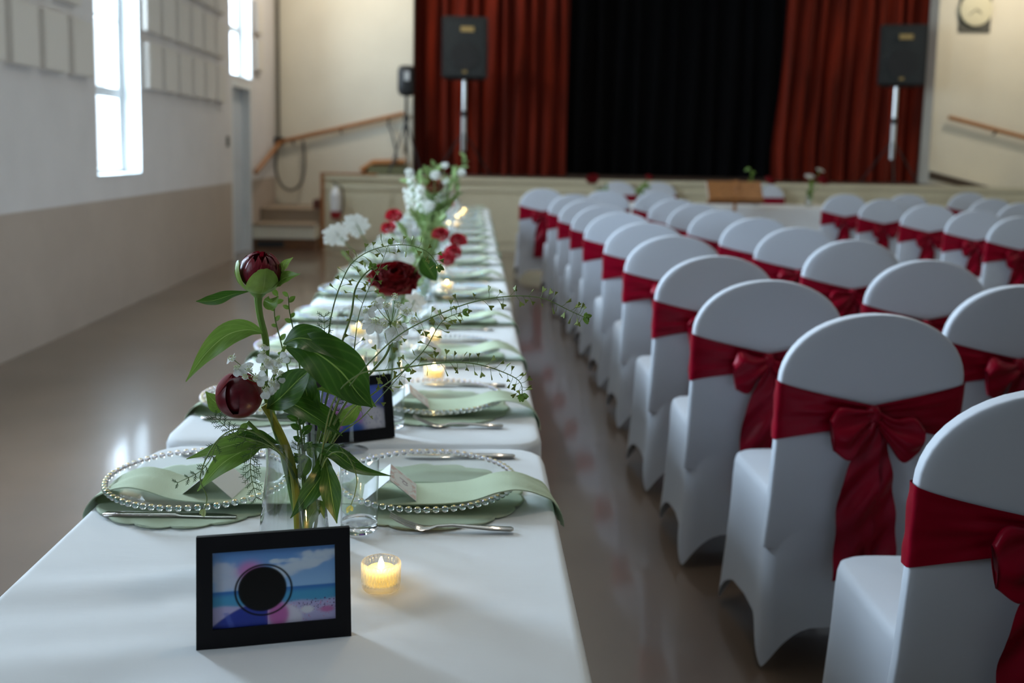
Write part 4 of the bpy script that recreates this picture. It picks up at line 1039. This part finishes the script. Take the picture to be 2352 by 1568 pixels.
purse('thin upright seed spray crossing in front of the red peony', [(704, 1262, .0), (718, 1130, 0), (775, 930, -.01), (806, 858, -.01), (815, 790, -.01), (824, 725, -.01), (848, 660, -.01), (876, 605, -.01), (893, 560, -.01)], .45, 15, 3, (.0012, .001, .0007, .0004), 6)
purse('long seed spray reaching far right across the aisle, upper one', [(706, 1262, .0), (722, 1110, -.02), (770, 935, -.05), (808, 880, -.06), (864, 816, -.07), (937, 756, -.08), (1061, 701, -.09), (1159, 681, -.1), (1243, 684, -.1), (1310, 714, -.1), (1342, 728, -.1)], .42, 44, 4, tuft=16)
purse('short seed spray ending just below the long upper spray', [(708, 1262, .0), (726, 1110, -.01), (790, 962, -.03), (852, 908, -.04), (926, 852, -.05), (976, 801, -.05), (1005, 752, -.06), (1026, 730, -.06), (1063, 716, -.06)], .4, 26, 5, tuft=5)
purse('long seed spray drooping at the right table edge, lower one', [(709, 1262, .0), (728, 1120, -.02), (760, 935, -.06), (820, 862, -.07), (892, 849, -.08), (1004, 834, -.09), (1061, 832, -.1), (1117, 841, -.1), (1173, 862, -.1), (1196, 880, -.1), (1200, 905, -.1)], .36, 38, 6, tuft=14)
purse('broken seed stem leaning right across the second framed photo', [(710, 1262, .0), (730, 1110, .0), (770, 1010, -.02), (830, 960, -.03), (880, 905, -.03), (930, 850, -.03)], .6, 8, 7, (.0014, .0012, .0009, .0006), 3)
# --- feathery dill-like sprigs
def dill(label, pts, seed, L=.012, n=9):
    rs = random.Random(seed); t = thing('fennel_sprig', label, 'foliage', L0, 0, FB); loc = np.array(L0)
    W3 = spline([px(*p) for p in pts], 30); MB().tube(W3, np.linspace(.0011, .0005, 30), 5).build('stem', m_stemthin, t, loc)
    b = MB(); T = np.gradient(W3, axis=0); k0 = 30-int(30*.55)
    for k in range(n*2):
        i = min(29, k0+int((29-k0)*(k//2)/max(1, n-1))); p = W3[i]; tt = nrm(T[i]); v = nrm(EYE-p); s = nrm(np.cross(tt, v))*(1 if k % 2 else -1)
        d = nrm(s+tt*.8+v*rs.uniform(-.4, .4)); LL = L*rs.uniform(.7, 1.1)*(1-.35*(k//2)/n)
        q = p+d*LL; b.tube([p, q], [.0006, .0004], 4, False)
        for j in range(6):
            f = .25+.75*j/5; c = p+d*LL*f; e = nrm(d*.9+np.cross(d, v)*(1 if j % 2 else -1)*.8+v*rs.uniform(-.3, .3)); b.tube([c, c+e*LL*.42*(1.2-f*.5)], [.00055, .0003], 4, False)
    o = b.build('fronds', m_dill, t, loc); o['kind'] = 'stuff'
    return t
dill('feathery sprig standing above the big peony leaves', [(702, 1262, .0), (716, 1100, .02), (742, 900, .02), (752, 830, .02), (746, 770, .01), (744, 728, .01)], 1, .017)
dill('feathery sprig left below the round peony ball', [(700, 1250, .0), (690, 1130, -.01), (640, 1040, -.04), (560, 1010, -.05), (525, 985, -.05), (495, 958, -.05)], 2, .016)
dill('feathery sprig hanging in front of the left place card', [(690, 1100, .0), (640, 1030, -.04), (585, 1030, -.05), (575, 1060, -.055), (578, 1100, -.055), (588, 1142, -.055)], 3, .017, 8)
dill('feathery sprig curling at the vase mouth', [(704, 1240, .0), (700, 1130, -.01), (690, 1060, -.025), (684, 1020, -.03), (700, 990, -.03)], 4, .012, 7)
dill('feathery sprig drooping over the tumbler', [(706, 1240, .0), (735, 1080, -.03), (768, 1020, -.05), (795, 1045, -.055), (815, 1062, -.055)], 5, .009, 6)
dill('feathery sprig pointing at the left charger rim', [(690, 1120, .0), (640, 1035, -.05), (520, 1000, -.065), (480, 1060, -.07), (455, 1085, -.07), (408, 1108, -.07)], 6, .012, 7)
dill('feathery sprig dark against the second framed photo', [(706, 1240, .0), (730, 1080, 0), (752, 985, -.005), (770, 940, -.005), (785, 905, -.005)], 7, .014, 7)
def bud(label, pts, seed):
    rs = random.Random(seed); t = thing('drooping_bud', label, 'flower', L0, 0, FB); loc = np.array(L0)
    W3 = spline([px(*p) for p in pts], 26); MB().tube(W3, np.linspace(.0014, .0007, 26), 6).build('stem', m_stemthin, t, loc)
    d0 = nrm(W3[-1]-W3[-3])
    for k in range(9):
        d = nrm(d0+np.array([rs.uniform(-.6, .6), rs.uniform(-.5, .5), rs.uniform(-.2, .2)])); L = rs.uniform(.008, .013)
        P = blade([W3[-1], W3[-1]+d*L*.5, W3[-1]+d*L], .0036, nrm(EYE-W3[-1]), .3, 0, 6, 5, .6)
        MB().grid(P).build('bract', m_budg, t, loc, sharp=0)
bud('drooping pale bud hanging over the left charger rim', [(690, 1130, .0), (640, 1035, -.05), (560, 985, -.07), (500, 1010, -.075), (460, 1090, -.08), (475, 1140, -.08), (470, 1168, -.08)], 1)
bud('drooping pale bud hanging in front of the tumbler', [(712, 1200, .0), (745, 1060, -.04), (790, 1040, -.06), (818, 1090, -.065), (816, 1130, -.065), (806, 1160, -.065)], 2)
# --- little leafy sprigs behind the upper stem
def sprig(label, pts, seed, loc_, pxf=px, s=1., n=9, ml=m_leafl, grp=FB):
    rs = random.Random(seed); t = thing('leafy_sprig', label, 'foliage', tuple(loc_), 0, grp); loc = np.array(loc_)
    W3 = spline([pxf(*p) for p in pts], 24); MB().tube(W3, np.linspace(.0016, .0008, 24)*s, 5).build('stem', m_stemthin, t, loc)
    T = np.gradient(W3, axis=0)
    for k in range(n):
        i = min(23, int(23*(.42+.58*k/(n-1)))); p = W3[i]; tt = nrm(T[i]); v = nrm(EYE-p); a = (1 if k % 2 else -1); sd = nrm(np.cross(tt, v))*a
        d = nrm(sd+tt*.8+v*rs.uniform(-.5, .5)); L = rs.uniform(.009, .014)*s
        MB().grid(blade([p, p+d*L*.5, p+d*L], L*.55, nrm(v+np.array([0, 0, .5])), .3, .02, 6, 5, .5)).build('leaf', ml, t, loc, sharp=0)
    return t
sprig('small pale leafy sprig just right of the upper peony stem', [(704, 1250, .02), (690, 1050, .03), (668, 880, .03), (645, 785, .03), (630, 720, .03), (638, 680, .03)], 1, L0)
sprig('second small pale leafy sprig rising by the wine-red peony stem, nearer the leaves', [(706, 1250, .03), (700, 1050, .03), (690, 860, .03), (676, 770, .03), (665, 715, .03), (662, 680, .03)], 2, L0)
sprig('pointed leafy sprig standing inside the vase mouth', [(708, 1250, .0), (700, 1120, .0), (694, 1030, .0), (690, 985, .0), (682, 955, .0)], 3, L0, s=1.7, n=8, ml=m_leaf)
sprig('green sprig with slim leaves at the right of the vase mouth', [(715, 1250, .0), (728, 1180, .0), (722, 1090, -.01), (735, 1010, -.01), (752, 970, -.01)], 4, L0, s=1.9, n=6)

# ------------------------------------------------------------------ bouquets further along the table
def ruffled(mm, R_, layers=4, per=7, seed=0, el0=.25, inner=.55):
    """open double flower as a list of petals round +z"""
    rs = random.Random(seed); out = []
    for l in range(layers):
        f = (l+1)/layers
        for k in range(per):
            a = 2*PI*(k+.5*(l % 2))/per+rs.uniform(-.15, .15); el = el0+(1.4-el0)*(1-f)+rs.uniform(-.1, .1)
            L = R_*(inner+(1.05-inner)*f); d = np.array([math.cos(a)*math.cos(el), math.sin(a)*math.cos(el), math.sin(el)]); up = np.array([-math.cos(a)*math.sin(el), -math.sin(a)*math.sin(el), math.cos(el)])
            pts = [d*.002, d*L*.5-up*L*.10, d*L*.85+up*L*.02, d*L+up*L*.12]
            P = blade(pts, L*1.2, up, .25, .06, 9, 9, .72, seed+k+l)
            out.append(P)
    return out
def flower_protos(mm, R_, seed, layers=4, per=7, el0=.25, inner=.55):
    return [MB().grid(P).mesh('petal', mm, sharp=0) for P in ruffled(mm, R_, layers, per, seed, el0, inner)]
pr_dark = flower_protos(m_petalo, .074, 1, 5, 8, .50, .85)
pr_red = flower_protos(m_petalr, .030, 2, 3, 6)
pr_brown = flower_protos(m_petalb, .034, 3, 3, 6)
def pm_join(meshes_fn): pass
def bloom(parent, loc, p, d, protos_, roll=0., s=1.):
    for me in protos_: place(link('petal', me, parent), np.asarray(p)-np.asarray(loc), d, roll, s)
sb = MB(); rs_ = random.Random(5)
for k in range(26):                                    # stock spike: little four-petalled florets up a stem
    a = k*2.4; z = .012+.11*(k/26); R_ = .020*(1-.45*k/26)
    c = np.array([R_*math.cos(a), R_*math.sin(a), z]); d = nrm([math.cos(a), math.sin(a), .5]); F3 = frame3(d)
    for q in range(4):
        e = F3@np.array([math.cos(q*PI/2), math.sin(q*PI/2), .25]); sb.grid(blade([c, c+e*.006, c+e*.011], .009, d, .1, .05, 5, 5, .65, k))
spike_me = sb.mesh('floret_spike', m_petalw, sharp=0)
ub = MB()
for k in range(34):
    a = k*2.4; r = .034*math.sqrt(k/34); c = np.array([r*math.cos(a), r*math.sin(a), -.35*r+.002*math.sin(k*3)])
    for q in range(5): e = np.array([math.cos(q*1.256+k), math.sin(q*1.256+k), .1]); ub.grid(blade([c, c+e*.004, c+e*.0075], .006, np.array([0, 0, 1.]), .1, .05, 5, 5, .62, k))
umbel_me = ub.mesh('umbel', m_petalw, sharp=0)
def stem_to(parent, loc, base, p, rad=.0024, bend=.02, m=m_stem):
    b0 = np.asarray(base, float); p = np.asarray(p, float); mid = b0*.5+p*.5; mid[:2] += (b0[:2]-p[:2])*.25
    MB().tube(spline([b0, mid, p], 14), rad, 6).build('stem', m, parent, loc)
svase_me = MB().lathe([(0, .004), (.034, .002), (.037, .006), (.036, .05), (.030, .10), (.027, .13), (.031, .16), (.0305, .161), (.026, .13), (.029, .10), (.035, .05), (.0355, .012), (0, .011)], 32).mesh('vase', m_gvase)
def bouquet(Y, xpx, where, items):
    """items: (kind, x, y, dY) with the flower head's place in the view at depth Y+dY"""
    X = ony(xpx, 600, Y)[0]; loc = (X, Y, TZ); grp = 'flowers in the vase '+where
    tag(link('flower_vase', svase_me, None, loc), 'clear glass bud vase holding flowers '+where, 'vase', 'bud vases along the table')
    cnt = {}
    for i, it in enumerate(items):
        kind, x, y, dY = it[:4]; p = ony(x, y, Y+dY); cnt[kind] = cnt.get(kind, 0)+1
        tot = sum(1 for q in items if q[0] == kind); w_ = ('' if tot == 1 else ORD[cnt[kind]-1]+' ')
        base = np.array([X+.008*math.cos(i*2.1), Y+.008*math.sin(i*2.1), TZ+.014]); d = nrm((p-base)*np.array([1, 1, 1.])+np.array([0, -.12, .05]))
        if kind in ('dark', 'red', 'brown'):
            nm = {'dark': 'large open dark red peony', 'red': 'ruffled red flower', 'brown': 'rust brown open flower'}[kind]
            t = thing('peony' if kind == 'dark' else 'ruffled_flower', w_+nm+' in the vase '+where, 'flower', loc, 0, grp)
            d = nrm(nrm(EYE-p)*(.45 if kind == 'dark' else .8)+np.array([.15*math.sin(i), 0, .75])); p = p-d*.025*(kind == 'dark'); stem_to(t, loc, base, p); bloom(t, loc, p, d, {'dark': pr_dark, 'red': pr_red, 'brown': pr_brown}[kind], i, it[4] if len(it) > 4 else 1.)
        elif kind == 'stock':
            t = thing('stock_flower', w_+'white stock flower spike in the vase '+where, 'flower', loc, 0, grp); d2 = nrm(p-base); stem_to(t, loc, base, p); place(link('floret_spike', spike_me, t), p-d2*.06-np.array(loc), d2, i, it[4] if len(it) > 4 else 1.)
        elif kind == 'lace':
            t = thing('lace_flower', w_+'white lace flower head in the vase '+where, 'flower', loc, 0, grp); d = nrm(nrm(EYE-p)*.9+np.array([0, 0, .6])); stem_to(t, loc, base, p, .0016, m=m_stemthin); place(link('umbel', umbel_me, t), p-np.array(loc), d, i, it[4] if len(it) > 4 else 1.)
        elif kind == 'green':
            rs = random.Random(i+int(Y*100)); t = thing('leafy_sprig', w_+'green leafy sprig in the vase '+where, 'foliage', loc, 0, grp); stem_to(t, loc, base, p, .0018)
            mid = base*.5+p*.5; mid[:2] += (base[:2]-p[:2])*.25; W3 = spline([base, mid, p], 20); s_ = it[4] if len(it) > 4 else 1.
            for k in range(22):
                q = W3[min(19, 6+k*14//22)] if k < 21 else W3[19]; dd = nrm(nrm(p-base)*.7+np.array([rs.uniform(-1, 1), rs.uniform(-1, 1), rs.uniform(-.5, .7)])); L = rs.uniform(.022, .042)*s_
                MB().grid(blade([q, q+dd*L*.5+np.array([0, 0, .003]), q+dd*L], L*.42, nrm(np.array([rs.uniform(-.4, .4), -1, .8])), .2, .03, 8, 5, .45, k)).build('leaf', m_leafb, t, loc, sharp=0)
        elif kind == 'leaf':
            t = thing('peony_leaf', w_+'dark green leaf in the vase '+where, 'foliage', loc, 0, grp); stem_to(t, loc, base, p, .0018); dd = ony(x+35, y+55, Y+dY)-p
            MB().grid(blade([p, p+dd*.5, p+dd], .045, nrm(np.array([-.3, -1, .5])), .2, .03, 12, 7, .45)).build('leaf', m_leaf, t, loc, sharp=0)
bouquet(2.50, 893, 'under the dark red peony', [('dark', 906, 648, 0, 1.0), ('lace', 952, 690, .12, .8), ('leaf', 968, 590, 0), ('green', 940, 700, .05, .7)])
bouquet(3.25, 905, 'beyond the dark red peony', [('lace', 772, 535, 0, 1.2), ('lace', 818, 512, .1, 1.25), ('green', 795, 590, 0, .7), ('green', 960, 590, .05, .9), ('green', 1000, 610, 0, .8), ('lace', 940, 605, .1)])
bouquet(4.05, 975, 'of the red ruffled flowers', [('red', 1012, 542, 0, 1.25), ('red', 1052, 556, 0, 1.25), ('red', 1040, 582, -.05, 1.2), ('red', 1025, 598, -.05, 1.2), ('red', 905, 500, .1, 1.25), ('red', 893, 527, .1, 1.1), ('green', 945, 560, 0, 1.3), ('green', 985, 520, 0, 1.3), ('green', 1010, 505, .1, 1.2), ('green', 930, 530, 0, 1.2)])
bouquet(4.75, 985, 'with the tall stock flowers', [('stock', 950, 440, 0, 1.15), ('stock', 968, 470, -.05, 1.25), ('stock', 1018, 440, 0, 1.0), ('stock', 940, 462, .1), ('brown', 1000, 432, 0, 1.3), ('brown', 992, 418, .1, 1.1), ('green', 985, 395, 0, 1.6), ('green', 1045, 395, 0, 1.6), ('green', 1025, 420, .1, 1.8), ('green', 960, 400, .1, 1.5), ('green', 1030, 470, 0, 1.8), ('green', 985, 480, 0, 1.8), ('lace', 1022, 378, 0, .5), ('lace', 1060, 395, 0, .6), ('lace', 940, 393, 0, .6), ('green', 1000, 385, .05, 1.5), ('green', 940, 420, 0, 1.5), ('green', 1055, 430, 0, 1.5), ('green', 960, 500, -.1, 1.6), ('green', 1010, 500, -.1, 1.6), ('lace', 985, 470, -.1, .8), ('lace', 1000, 400, -.05, .7)])
bouquet(6.3, 1000, 'near the far end of the table', [('green', 1070, 365, 0, 1.5), ('green', 1010, 440, 0, 2.), ('lace', 985, 455, 0, 1.2), ('red', 1030, 470, 0, 1.2)])
# ------------------------------------------------------------------ head table in front of the stage
def head_vase(xp, yb, where, items):
    p = ony(xp, yb, 12.05); X = p[0]; loc = (X, 12.05, TZ); grp = 'flowers on the head table'
    tag(link('flower_vase', svase_me, None, loc, scale=1.2), 'glass vase on the head table '+where, 'vase', 'vases on the head table')
    for i, (kind, x, y, s) in enumerate(items):
        q = ony(x, y, 12.05); base = np.array([X, 12.05, TZ+.02]); d = nrm(q-base+np.array([0, -.2, .05]))
        nm, nl = {'dark': ('peony', 'dark red peony'), 'lace': ('lace_flower', 'small white flower'), 'green': ('leafy_sprig', 'green sprig')}[kind]
        t = thing(nm, '%s %s in the head table vase %s' % (ORD[i], nl, where), 'flower' if kind != 'green' else 'foliage', loc, 0, grp); stem_to(t, loc, base, q, .004)
        if kind == 'dark': bloom(t, loc, q, d, pr_dark, i, s)
        elif kind == 'lace': place(link('umbel', umbel_me, t), q-np.array(loc), d, i, s)
        else:
            for k in range(9):
                rr = random.Random(k+i*9); dd = nrm([rr.uniform(-1, 1), rr.uniform(-1, .5), rr.uniform(-.6, .8)]); L = .11*s; f = base+(q-base)*(.4+.6*k/8)
                MB().grid(blade([f, f+dd*L*.5, f+dd*L], L*.4, np.array([0, -1, .3]), .2, .03, 6, 5, .45)).build('leaf', m_leafl, t, loc, sharp=0)
head_vase(1372, 462, 'at its left end', [('dark', 1362, 418, 1.3), ('green', 1392, 432, .7)])
head_vase(1472, 462, 'left of the wooden music stand', [('green', 1480, 425, 1.0), ('dark', 1490, 412, .8)])
head_vase(1735, 462, 'behind the wooden music stand', [('green', 1722, 385, .7), ('dark', 1765, 420, 1.1)])
head_vase(1858, 462, 'right of the music stand', [('dark', 1884, 420, 1.3), ('lace', 1860, 402, 1.6), ('lace', 1885, 388, 1.5), ('green', 1862, 430, .9)])
# chairs behind the head table face the room
for i, (px_, py_) in enumerate([(1425, 420), (1520, 424), (1772, 420)]):
    p = ony(px_, py_, 12.95); chair(i+1, p[0], 12.92, PI, 'white covered chair behind the head table facing the room, %s from the left' % ORD[i])
# wooden music stand standing before the head table
ps = ony(1688, 470, 11.35); t = thing('music_stand', 'wooden music stand with a wide slanted desk before the head table', 'music stand', (ps[0], 11.35, 0), .08)
MB().lathe([(0, 0), (.20, 0), (.20, .025), (.05, .05), (.025, .09), (0, .09)], 24).build('foot', m_wood, t)
MB().tube([(0, 0, .05), (0, 0, .98)], .019, 10).build('post', m_wood, t)
b = MB(); b.box(-.32, .32, -.012, .012, -.11, .12); o = b.build('desk', m_wood, t, smooth=False); o.location = (0, .02, .93); o.rotation_euler = (-.55, 0, 0)
b = MB(); b.box(-.025, .025, -.03, -.012, -.12, .125); o = b.build('desk_batten', m_wood, t, smooth=False); o.location = (.02, .02, .93); o.rotation_euler = (-.55, 0, 0)
b = MB(); b.box(-.33, .33, .012, .075, -.13, -.11); o = b.build('book_ledge', m_wood, t, smooth=False); o.location = (0, .02, .93); o.rotation_euler = (-.55, 0, 0)
o = tag(MB().box(-.30, -.02, .015, .03, -.105, .13).build('sheet_music', m_white, smooth=False), 'white sheets lying on the wooden music stand', 'paper'); o.location = (ps[0]-.02, 11.37, .93); o.rotation_euler = (-.55, 0, .08)
